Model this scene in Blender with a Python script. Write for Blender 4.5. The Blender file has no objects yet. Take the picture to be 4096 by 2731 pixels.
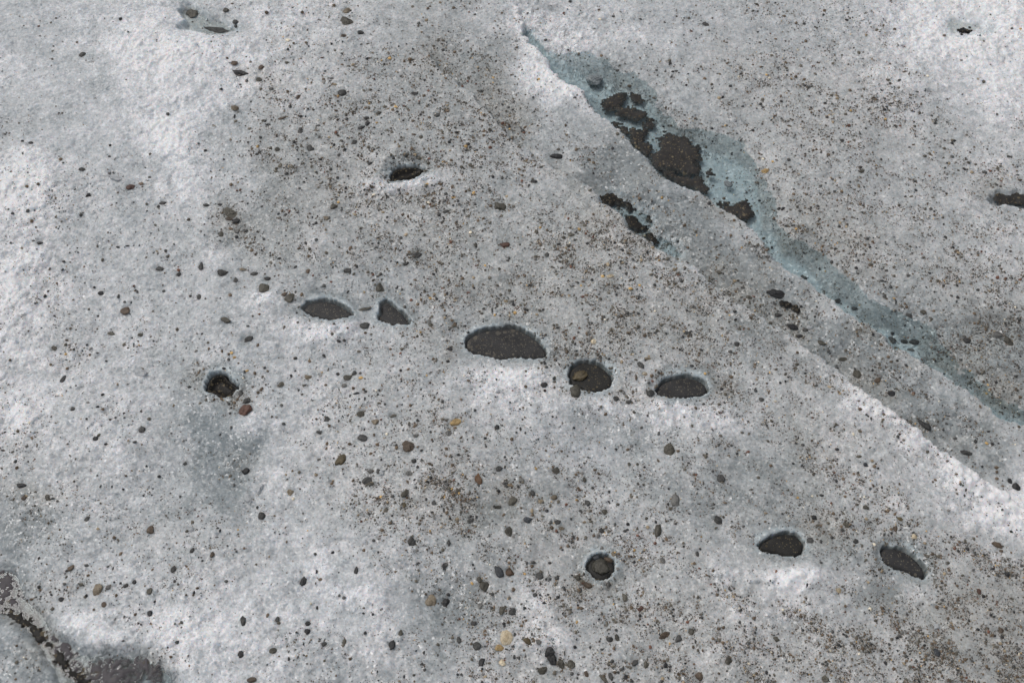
import bpy, math, random
import numpy as np
from mathutils import Vector
R = math.radians
random.seed(7)
rng = np.random.default_rng(11)
SC = bpy.context.scene
COL = SC.collection

# ------------------------------------------------------------------ camera
PITCH, CAM_H, F_PX = R(55), 1.6, 4392.0            # degrees below the horizon, metres, focal length in photo pixels
DIST = CAM_H / math.sin(PITCH)
CAM = np.array([0.0, -DIST * math.cos(PITCH), CAM_H])
cd = bpy.data.cameras.new('camera')
co = bpy.data.objects.new('camera', cd); COL.objects.link(co)
co.location = CAM; co.rotation_euler = (math.pi / 2 - PITCH, 0, 0)
cd.sensor_width = 36; cd.lens = 36 * F_PX / 4096
cd.clip_start = 0.05; cd.clip_end = 500
SC.camera = co

# ------------------------------------------------------------------ sky, sun, exposure (thin bright overcast)
SUN_EL, SUN_AZ = R(56), R(-58)                      # azimuth from +Y towards +X
w = bpy.data.worlds.new('World'); SC.world = w; w.use_nodes = True
nt = w.node_tree; nt.nodes.clear()
sky = nt.nodes.new('ShaderNodeTexSky'); sky.sky_type = 'NISHITA'; sky.sun_disc = False
sky.sun_elevation = SUN_EL; sky.sun_rotation = SUN_AZ; sky.dust_density = 4.0; sky.air_density = 1.0
hs = nt.nodes.new('ShaderNodeHueSaturation'); hs.inputs['Saturation'].default_value = 0.30
bg = nt.nodes.new('ShaderNodeBackground'); bg.inputs['Strength'].default_value = 0.14
out = nt.nodes.new('ShaderNodeOutputWorld')
nt.links.new(sky.outputs[0], hs.inputs['Color']); nt.links.new(hs.outputs[0], bg.inputs['Color']); nt.links.new(bg.outputs[0], out.inputs['Surface'])
sl = bpy.data.lights.new('sun', 'SUN'); sl.energy = 0.9; sl.angle = R(16); sl.color = (1.0, 0.975, 0.95)
so = bpy.data.objects.new('sun', sl); COL.objects.link(so)
sdir = Vector((math.sin(SUN_AZ) * math.cos(SUN_EL), math.cos(SUN_AZ) * math.cos(SUN_EL), math.sin(SUN_EL)))
so.rotation_euler = sdir.to_track_quat('Z', 'Y').to_euler(); so.location = (0, 0, 6)
SC.view_settings.view_transform = 'Standard'; SC.view_settings.look = 'None'
SC.view_settings.exposure = -0.47; SC.view_settings.gamma = 1.0

# ------------------------------------------------------------------ photo pixel <-> ground plane
FWD = np.array([0, math.cos(PITCH), -math.sin(PITCH)]); UP = np.array([0, math.sin(PITCH), math.cos(PITCH)])
def unproject(u, v, z=0.0):
    u = np.asarray(u, float); v = np.asarray(v, float)
    a = (u - 2048) / F_PX; b = (1365.5 - v) / F_PX
    dy = FWD[1] + b * UP[1]; dz = FWD[2] + b * UP[2]
    t = (z - CAM[2]) / dz
    return a * t, CAM[1] + dy * t
def project(x, y, z=0.0):
    dx = x; dy = y - CAM[1]; dz = z - CAM[2]
    f = np.maximum(dy * FWD[1] + dz * FWD[2], 0.15)
    return 2048 + F_PX * dx / f, 1365.5 - F_PX * (dy * UP[1] + dz * UP[2]) / f
def scale_at(v):                                     # metres per photo pixel at image row v on the ground
    b = (1365.5 - v) / F_PX
    return (CAM[2] / -(FWD[2] + b * UP[2])) / F_PX

K = 1.7045
T0 = {'00': (0, 0), '01': (1000, 0), '02': (2000, 0), '03': (2996, 0), '10': (0, 900), '11': (1000, 900), '12': (2000, 900), '13': (2996, 900),
      '20': (0, 1811), '21': (1000, 1811), '22': (2000, 1811), '23': (2996, 1811)}
def tp(tile, pts): return np.array([(T0[tile][0] + x / K, T0[tile][1] + y / K) for x, y in pts])

# ------------------------------------------------------------------ noise
TAB = rng.random((256, 256)).astype(np.float32)
def vnoise(x, y, s, seed=0):
    x = x * s + seed * 17.31; y = y * s + seed * 5.77
    xi = np.floor(x); yi = np.floor(y); fx = x - xi; fy = y - yi
    xi = xi.astype(np.int64) & 255; yi = yi.astype(np.int64) & 255
    fx = fx * fx * (3 - 2 * fx); fy = fy * fy * (3 - 2 * fy)
    x1 = (xi + 1) & 255; y1 = (yi + 1) & 255
    return (TAB[xi, yi] * (1 - fx) + TAB[x1, yi] * fx) * (1 - fy) + (TAB[xi, y1] * (1 - fx) + TAB[x1, y1] * fx) * fy
def fbm(x, y, s, o=3, seed=0):
    t = 0; a = 0.5; n = 0
    for i in range(o):
        t = t + a * vnoise(x, y, s, seed + i); n += a; a *= 0.5; s *= 2.03
        x, y = 0.8 * x - 0.6 * y, 0.6 * x + 0.8 * y
    return t / n
JX = rng.random((256, 256)).astype(np.float32); JY = rng.random((256, 256)).astype(np.float32); JH = rng.random((256, 256)).astype(np.float32)
def cells(x, y, s):                                  # rounded ice crystals: height of the nearest jittered grain
    x = x * s; y = y * s
    xi = np.floor(x).astype(np.int64); yi = np.floor(y).astype(np.int64)
    best = np.full(x.shape, 9.0, np.float32); hh = np.zeros(x.shape, np.float32)
    for ox in (-1, 0, 1):
        for oy in (-1, 0, 1):
            a = (xi + ox) & 255; b = (yi + oy) & 255
            d = (xi + ox + JX[a, b] - x) ** 2 + (yi + oy + JY[a, b] - y) ** 2
            m = d < best
            best = np.where(m, d, best); hh = np.where(m, JH[a, b], hh)
    return hh * np.clip(1 - best, 0, 1)
def smooth(a, b, x):
    t = np.clip((x - a) / (b - a), 0, 1); return t * t * (3 - 2 * t)
def bilin(G, u, v):                                  # digit grid over the photo
    g = np.array([[float(c) for c in r] for r in G]); nr, nc = g.shape
    cx = np.clip(u / 4096 * nc - 0.5, 0, nc - 1.001); cy = np.clip(v / 2731 * nr - 0.5, 0, nr - 1.001)
    xi = cx.astype(int); yi = cy.astype(int); fx = cx - xi; fy = cy - yi
    fx = fx * fx * (3 - 2 * fx); fy = fy * fy * (3 - 2 * fy)
    return (g[yi, xi] * (1 - fx) + g[yi, xi + 1] * fx) * (1 - fy) + (g[yi + 1, xi] * (1 - fx) + g[yi + 1, xi + 1] * fx) * fy
def poly_sd(P, u, v):                                # signed distance, negative inside
    d = np.full(u.shape, 1e9); ins = np.zeros(u.shape, bool); n = len(P)
    for i in range(n):
        ax, ay = P[i]; bx, by = P[(i + 1) % n]; ex, ey = bx - ax, by - ay
        t = np.clip(((u - ax) * ex + (v - ay) * ey) / (ex * ex + ey * ey + 1e-9), 0, 1)
        d = np.minimum(d, np.hypot(u - ax - t * ex, v - ay - t * ey))
        if ay != by: ins ^= ((ay > v) != (by > v)) & (u < ex * (v - ay) / (by - ay) + ax)
    return np.where(ins, -d, d)
def line_sd(P, u, v):                                # signed distance to an open line, positive on the upper right side of a line running down-right
    d = np.full(u.shape, 1e9); s = np.zeros(u.shape); tt = np.zeros(u.shape); n = len(P) - 1
    for i in range(n):
        ax, ay = P[i]; bx, by = P[i + 1]; ex, ey = bx - ax, by - ay
        t = np.clip(((u - ax) * ex + (v - ay) * ey) / (ex * ex + ey * ey), 0, 1)
        q = np.hypot(u - ax - t * ex, v - ay - t * ey); m = q < d
        d = np.where(m, q, d); s = np.where(m, (u - ax) * ey - (v - ay) * ex, s); tt = np.where(m, (i + t) / n, tt)
    return np.where(s > 0, d, -d), tt
def smooth_poly(P, k=2):
    P = np.asarray(P, float)
    for _ in range(k):
        Q = np.roll(P, -1, 0); P = np.stack([0.75 * P + 0.25 * Q, 0.25 * P + 0.75 * Q], 1).reshape(-1, 2)
    return P

# ------------------------------------------------------------------ what the photo shows, digitised on the ground plane
DIRT = ['11112233432222333211', '11001344542233555421', '21102555553332455543', '32212566644432454444', '22223555656753366544', '32222333566667633465',
        '23222223445676453244', '22221234322333454435', '32221244543234466434', '33222245665444455532', '22233223346555444464', '12222112356466544588', '21111223345566666677']
SNOW = ['56676765455655556778', '66777654447355556778', '45676444445434555656', '76475345445323455556', '65554444444452445556', '76555444434454334455',
        '75655555454444443443', '66644565577564555443', '66643565555655446554', '56544655544554445668', '45555555545455544456', '35666655455455665444', '33466655465555555544']
HOLES = [  # tile, dark outline, depth, label
 ('01', [(958,1185),(985,1148),(1060,1137),(1150,1138),(1195,1160),(1160,1190),(1100,1215),(1010,1228),(955,1240)], .0055, 'small square ended hole full of wet black grit above a white snow lip'),
 ('11', [(348,570),(370,530),(430,505),(500,495),(570,510),(640,545),(715,588),(670,610),(590,632),(500,622),(420,600)], .0055, 'eye shaped pool of still dark water with pointed ends and a thin black rim'),
 ('11', [(885,525),(920,500),(960,512),(1010,555),(1060,600),(1105,655),(1050,665),(960,660),(880,625),(865,600),(900,570)], .0055, 'fin shaped dark pool with one square brown fleck, beside the eye shaped pool'),
 ('P', [(1859,1363),(1874,1340),(1915,1316),(1985,1302),(2056,1300),(2088,1310),(2135,1337),(2170,1369),(2191,1396),(2182,1419),(2117,1424),(2058,1416),(2000,1431),(1962,1419),(1915,1407),(1868,1390)], .0055, 'largest pool, kidney shaped, of still dark grey water in the ice'),
 ('12', [(470,985),(510,940),(560,918),(640,925),(700,950),(755,1000),(775,1050),(740,1100),(660,1120),(580,1118),(550,1085),(490,1080),(475,1040)], .0055, 'rounded dark pool with a brown stone lying in it'),
 ('12', [(1060,1130),(1080,1085),(1130,1050),(1220,1025),(1310,1022),(1390,1055),(1425,1095),(1410,1140),(1340,1158),(1200,1160),(1090,1158)], .0055, 'half moon shaped dark pool with a flat lower edge and a speckled floor'),
 ('10', [(1390,1090),(1410,1030),(1460,995),(1530,992),(1545,1030),(1590,1060),(1630,1085),(1600,1115),(1560,1150),(1520,1165),(1450,1130),(1395,1120)], .0055, 'ragged black hole above a rusty orange stone'),
 ('22', [(590,740),(640,690),(720,685),(780,720),(790,780),(750,820),(690,860),(640,830),(595,780)], .0055, 'rounded hole choked with broken brown stone, ringed by loose pebbles'),
 ('23', [(68,620),(140,570),(230,540),(310,540),(370,580),(382,630),(360,680),(290,700),(180,670),(75,650)], .0055, 'teardrop shaped black pool tapering to the left above a white mound'),
 ('23', [(900,660),(950,643),(1030,650),(1110,690),(1180,750),(1212,800),(1200,850),(1150,845),(1080,800),(990,780),(910,745)], .0055, 'slanting bean shaped dark pool with a smooth pale blue rim'),
]
HP = []
for tile, pts, dep, lab in HOLES:
    P = np.array(pts, float) if tile == 'P' else tp(tile, pts)
    cy = P[:, 1].mean(); sh = dep * math.cos(PITCH) / scale_at(cy) * 0.8
    P = P.copy(); k = smooth(cy + 14, cy - 14, P[:, 1]); P[:, 1] -= sh * k
    HP.append(smooth_poly(P, 2))
BANK = np.vstack([tp('02', [(60,-40),(120,60),(160,165),(165,235),(200,285),(270,340),(330,400),(370,500),(450,560),(560,620),(620,715),(700,800),(780,850),(870,920),(930,1000),(1030,1080),(1090,1190),(1200,1240),(1330,1290),(1420,1340),(1500,1400),(1600,1460),(1690,1520)]),
                  tp('13', [(110,130),(190,230),(340,335),(480,430),(560,500),(650,570),(760,640),(880,700),(960,760),(1000,830),(1110,850),(1165,900),(1220,950),(1310,1000),(1430,1080),(1560,1160),(1640,1240),(1740,1310),(1875,1370),(2100,1500)])])
FAR = np.vstack([tp('02', [(165,150),(240,200),(330,330),(480,420),(600,480),(700,510),(860,590),(990,650),(1060,760),(1150,870),(1290,920),(1400,980),(1500,1000),(1620,1050),(1690,1130),(1740,1240),(1790,1350)]),
                 tp('13', [(100,-10),(190,60),(240,170),(330,200),(430,260),(480,330),(560,430),(660,480),(700,540),(800,610),(900,660),(1000,700),(1080,750),(1170,780),(1200,880),(1290,940),(1400,1040),(1500,1080),(1600,1140),(1700,1230),(1875,1310),(2100,1440)])])
STREAM = np.vstack([BANK[2:], FAR[::-1]])
CREST2 = np.array([(2290, 690), (2400, 790), (2520, 900), (2660, 1010), (2780, 1090), (2920, 1190), (3060, 1280), (3190, 1370), (3330, 1470), (3480, 1600), (3700, 1760), (3900, 1900), (4120, 2060), (4300, 2200)], float)
CREST3 = np.array([(1640, 150), (1760, 290), (1880, 385), (1990, 500), (2080, 590), (2160, 650), (2300, 720)], float)
SLOT = smooth_poly(tp('02', [(660,1300),(740,1260),(800,1270),(900,1345),(1010,1390),(1060,1450),(1040,1540),(1120,1570),(1240,1640),(1260,1700),(1180,1730),(1000,1640),(880,1560),(850,1450),(760,1400),(680,1370)]), 1)
CORNER = smooth_poly(np.array([(-60, 2270), (40, 2290), (75, 2370), (60, 2400), (110, 2430), (170, 2480), (190, 2530), (240, 2560), (290, 2600), (330, 2610), (420, 2605), (560, 2610), (640, 2660), (720, 2740), (700, 2790), (300, 2790), (235, 2690), (185, 2610), (145, 2550), (100, 2480), (40, 2430), (-60, 2420)], float), 1)
PUD_A = smooth_poly(tp('00', [(1180,200),(1280,165),(1220,70),(1240,10),(1330,15),(1400,110),(1560,165),(1640,190),(1560,222),(1390,212),(1290,212)]), 2)
PUD_B = smooth_poly(tp('03', [(1320,130),(1420,90),(1560,110),(1720,185),(1640,210),(1540,212),(1470,222),(1400,205)]), 2)
EDGE = smooth_poly(tp('03', [(1640,1320),(1720,1290),(1800,1305),(1875,1290),(2000,1280),(2000,1410),(1875,1395),(1790,1370),(1700,1372)]), 1)
RIGHTMESS = smooth_poly(tp('13', [(1080,770),(1300,700),(1500,690),(1680,640),(1875,640),(1990,700),(1990,1000),(1800,960),(1600,900),(1450,880),(1250,870)]), 1)
Z_STREAM, Z_CORNER = -0.0145, -0.0095

WET = [  # x, y, rx, ry, strength : dark soaked ice
 (950, 1830, 110, 130, .9), (1050, 2000, 90, 130, .6), (1900, 2480, 190, 140, .9), (1750, 2380, 120, 80, .6), (2950, 1960, 200, 130, .6), (2540, 1780, 150, 110, .7), (960, 880, 130, 90, .6), (950, 500, 90, 100, .7),
 (2010, 1980, 90, 150, .6), (3000, 1250, 160, 90, .9), (3300, 1380, 260, 90, .8), (3420, 1480, 160, 90, .6), (3330, 2110, 160, 80, .8), (2890, 1560, 120, 80, .5), (1830, 1420, 90, 120, .7), (1460, 1320, 120, 70, .7), (470, 100, 130, 70, .4),
 (330, 230, 200, 90, .6), (420, 340, 140, 70, .7), (60, 1960, 130, 120, .8), (110, 2090, 120, 100, .6), (2150, 480, 200, 120, .5), (2400, 700, 160, 120, .6), (3700, 1310, 250, 130, .5), (2300, 1470, 80, 100, .6), (2440, 1640, 160, 70, .8),
 (1880, 300, 120, 120, .4), (3590, 2390, 130, 60, .6), (420, 2640, 220, 60, .6), (880, 1680, 120, 60, .5), (620, 1460, 130, 60, .4), (160, 2080, 100, 80, .5), (2330, 2290, 110, 90, .6), (1050, 2060, 120, 80, .4), (3830, 380, 200, 90, .5), (2560, 690, 150, 60, .6), (2760, 880, 130, 60, .6), (2950, 1080, 120, 60, .6), (3600, 1560, 150, 60, .5), (3800, 1740, 150, 70, .5), (2650, 430, 160, 80, .5), (2900, 560, 120, 70, .5), (3000, 780, 120, 80, .5), (3500, 640, 200, 100, .3)]
WHITE = [  # bright crumbly crust
 (760, 190, 170, 70, .6), (540, 170, 160, 120, .35), (690, 540, 80, 80, .55), (130, 680, 60, 110, .6), (40, 780, 120, 120, .45), (60, 1120, 100, 140, .4), (1330, 1310, 170, 50, .7), (1600, 740, 130, 34, .9), (1300, 960, 90, 40, .3), (2070, 1500, 190, 50, .8),
 (2420, 1610, 100, 50, .5), (2700, 1640, 160, 60, .6), (2900, 1690, 100, 60, .4), (3190, 2310, 120, 50, .9), (3650, 2390, 90, 40, .3), (1000, 1690, 90, 60, .8), (60, 1640, 80, 60, .8), (300, 2490, 110, 60, .8), (420, 2570, 100, 50, .6), (760, 2530, 160, 90, .4),
 (1100, 2150, 120, 60, .3), (1450, 2390, 130, 90, .35), (1540, 2560, 100, 90, .3), (2130, 2400, 120, 90, .5), (2180, 2560, 110, 60, .6), (3650, 1770, 90, 40, .3), (3850, 1930, 110, 50, .35), (4020, 2070, 110, 60, .4), (3450, 1630, 90, 50, .5), (3900, 60, 220, 60, .5),
 (3940, 170, 150, 40, .7), (3700, 130, 90, 60, .4), (2120, 90, 110, 60, .5), (2260, 150, 100, 60, .6), (2560, 150, 160, 50, .2), (2200, 340, 130, 60, .5), (2330, 400, 120, 60, .3), (1750, 720, 120, 60, .3), (850, 1010, 70, 50, .3), (1060, 1190, 90, 40, .7), (2890, 2290, 70, 50, .4), (1270, 2260, 90, 60, .3)]
DARKGRIT = [  # extra grit washed together: x, y, rx, ry, strength
 (1795, 1420, 30, 60, 2.2), (1700, 1330, 60, 40, 1.5), (2540, 1590, 90, 30, 3.2), (2470, 1560, 40, 40, 2.5), (2895, 1550, 60, 50, 2.6), (2620, 1565, 40, 40, 2.2), (3310, 2110, 70, 60, 3.2), (3250, 2130, 60, 60, 2.2), (2330, 2340, 60, 50, 3.0), (2420, 2340, 50, 40, 2.0),
 (2020, 1960, 50, 70, 2.4), (910, 1560, 80, 70, 2.2), (780, 1500, 50, 50, 2.2), (960, 1600, 60, 60, 2.4), (900, 840, 60, 60, 2.2), (940, 900, 90, 60, 2.4), (1035, 320, 60, 50, 3.0), (1120, 360, 80, 60, 1.5), (960, 1840, 60, 60, 1.4), (2180, 1530, 50, 60, 2.0), (3450, 1290, 60, 60, 2), (3870, 1380, 120, 60, 3.0), (4000, 1330, 110, 70, 3.4), (3620, 1370, 110, 40, 2.6), (3760, 1440, 160, 40, 2.4),
 (3970, 740, 70, 40, 3.0), (4010, 1560, 80, 80, 2.6), (3160, 1240, 110, 40, 2.6), (3180, 1310, 80, 40, 2.6), (3400, 1420, 60, 40, 2.0), (3440, 1490, 60, 40, 2.2), (3510, 1520, 40, 30, 2.2), (3570, 1580, 50, 30, 2.2), (3700, 1700, 60, 40, 2.0), (3830, 1760, 70, 40, 1.6), (3870, 2440, 60, 60, 2.2), (2420, 400, 70, 50, 2.6), (2540, 500, 70, 50, 2.4), (2480, 330, 60, 60, 1.8), (2640, 520, 90, 60, 1.6), (2800, 600, 60, 60, 2.2), (2850, 720, 80, 80, 2.0), (2900, 800, 90, 60, 2.4), (2960, 860, 80, 50, 2.2), (3120, 960, 60, 40, 1.6), (3300, 1150, 80, 40, 1.6), (3500, 1310, 80, 40, 2.0), (2320, 760, 60, 40, 1.6), (2450, 860, 90, 60, 2.4), (2560, 930, 80, 60, 2.4), (2650, 990, 70, 50, 2.4), (4020, 2540, 90, 120, 1.6), (2880, 1060, 60, 30, 2.2), (2960, 1140, 60, 30, 2.2), (2620, 700, 90, 40, 1.5), (2230, 690, 60, 30, 1.8),
 (2740, 480, 70, 40, 1.5), (3400, 980, 110, 70, 1.6), (3500, 1080, 110, 50, 1.6), (3250, 830, 90, 60, 1.2), (80, 1950, 70, 30, 2.0), (190, 1990, 80, 30, 2.4), (120, 2440, 90, 50, 3.0), (180, 2520, 60, 50, 2.6), (600, 2640, 110, 50, 3.2), (60, 2460, 70, 40, 3), (160, 2600, 80, 60, 3), (380, 2690, 120, 40, 3), (240, 2350, 130, 50, 1.4), (1730, 230, 90, 80, 1.6), (1960, 350, 70, 90, 1.8), (2030, 430, 80, 60, 1.6), (2080, 510, 60, 60, 1.6), (600, 2130, 120, 60, .8), (2350, 2030, 40, 40, .5), (1650, 2030, 100, 50, 1.2), (1800, 2080, 140, 50, 1.0)]

def spots(L, u, v):
    t = np.zeros(u.shape)
    for x, y, rx, ry, s in L:
        m = (np.abs(u - x) < 2.6 * rx) & (np.abs(v - y) < 2.6 * ry)
        if m.any(): t[m] += s * np.exp(-((u[m] - x) / rx) ** 2 - ((v[m] - y) / ry) ** 2)
    return t

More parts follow.
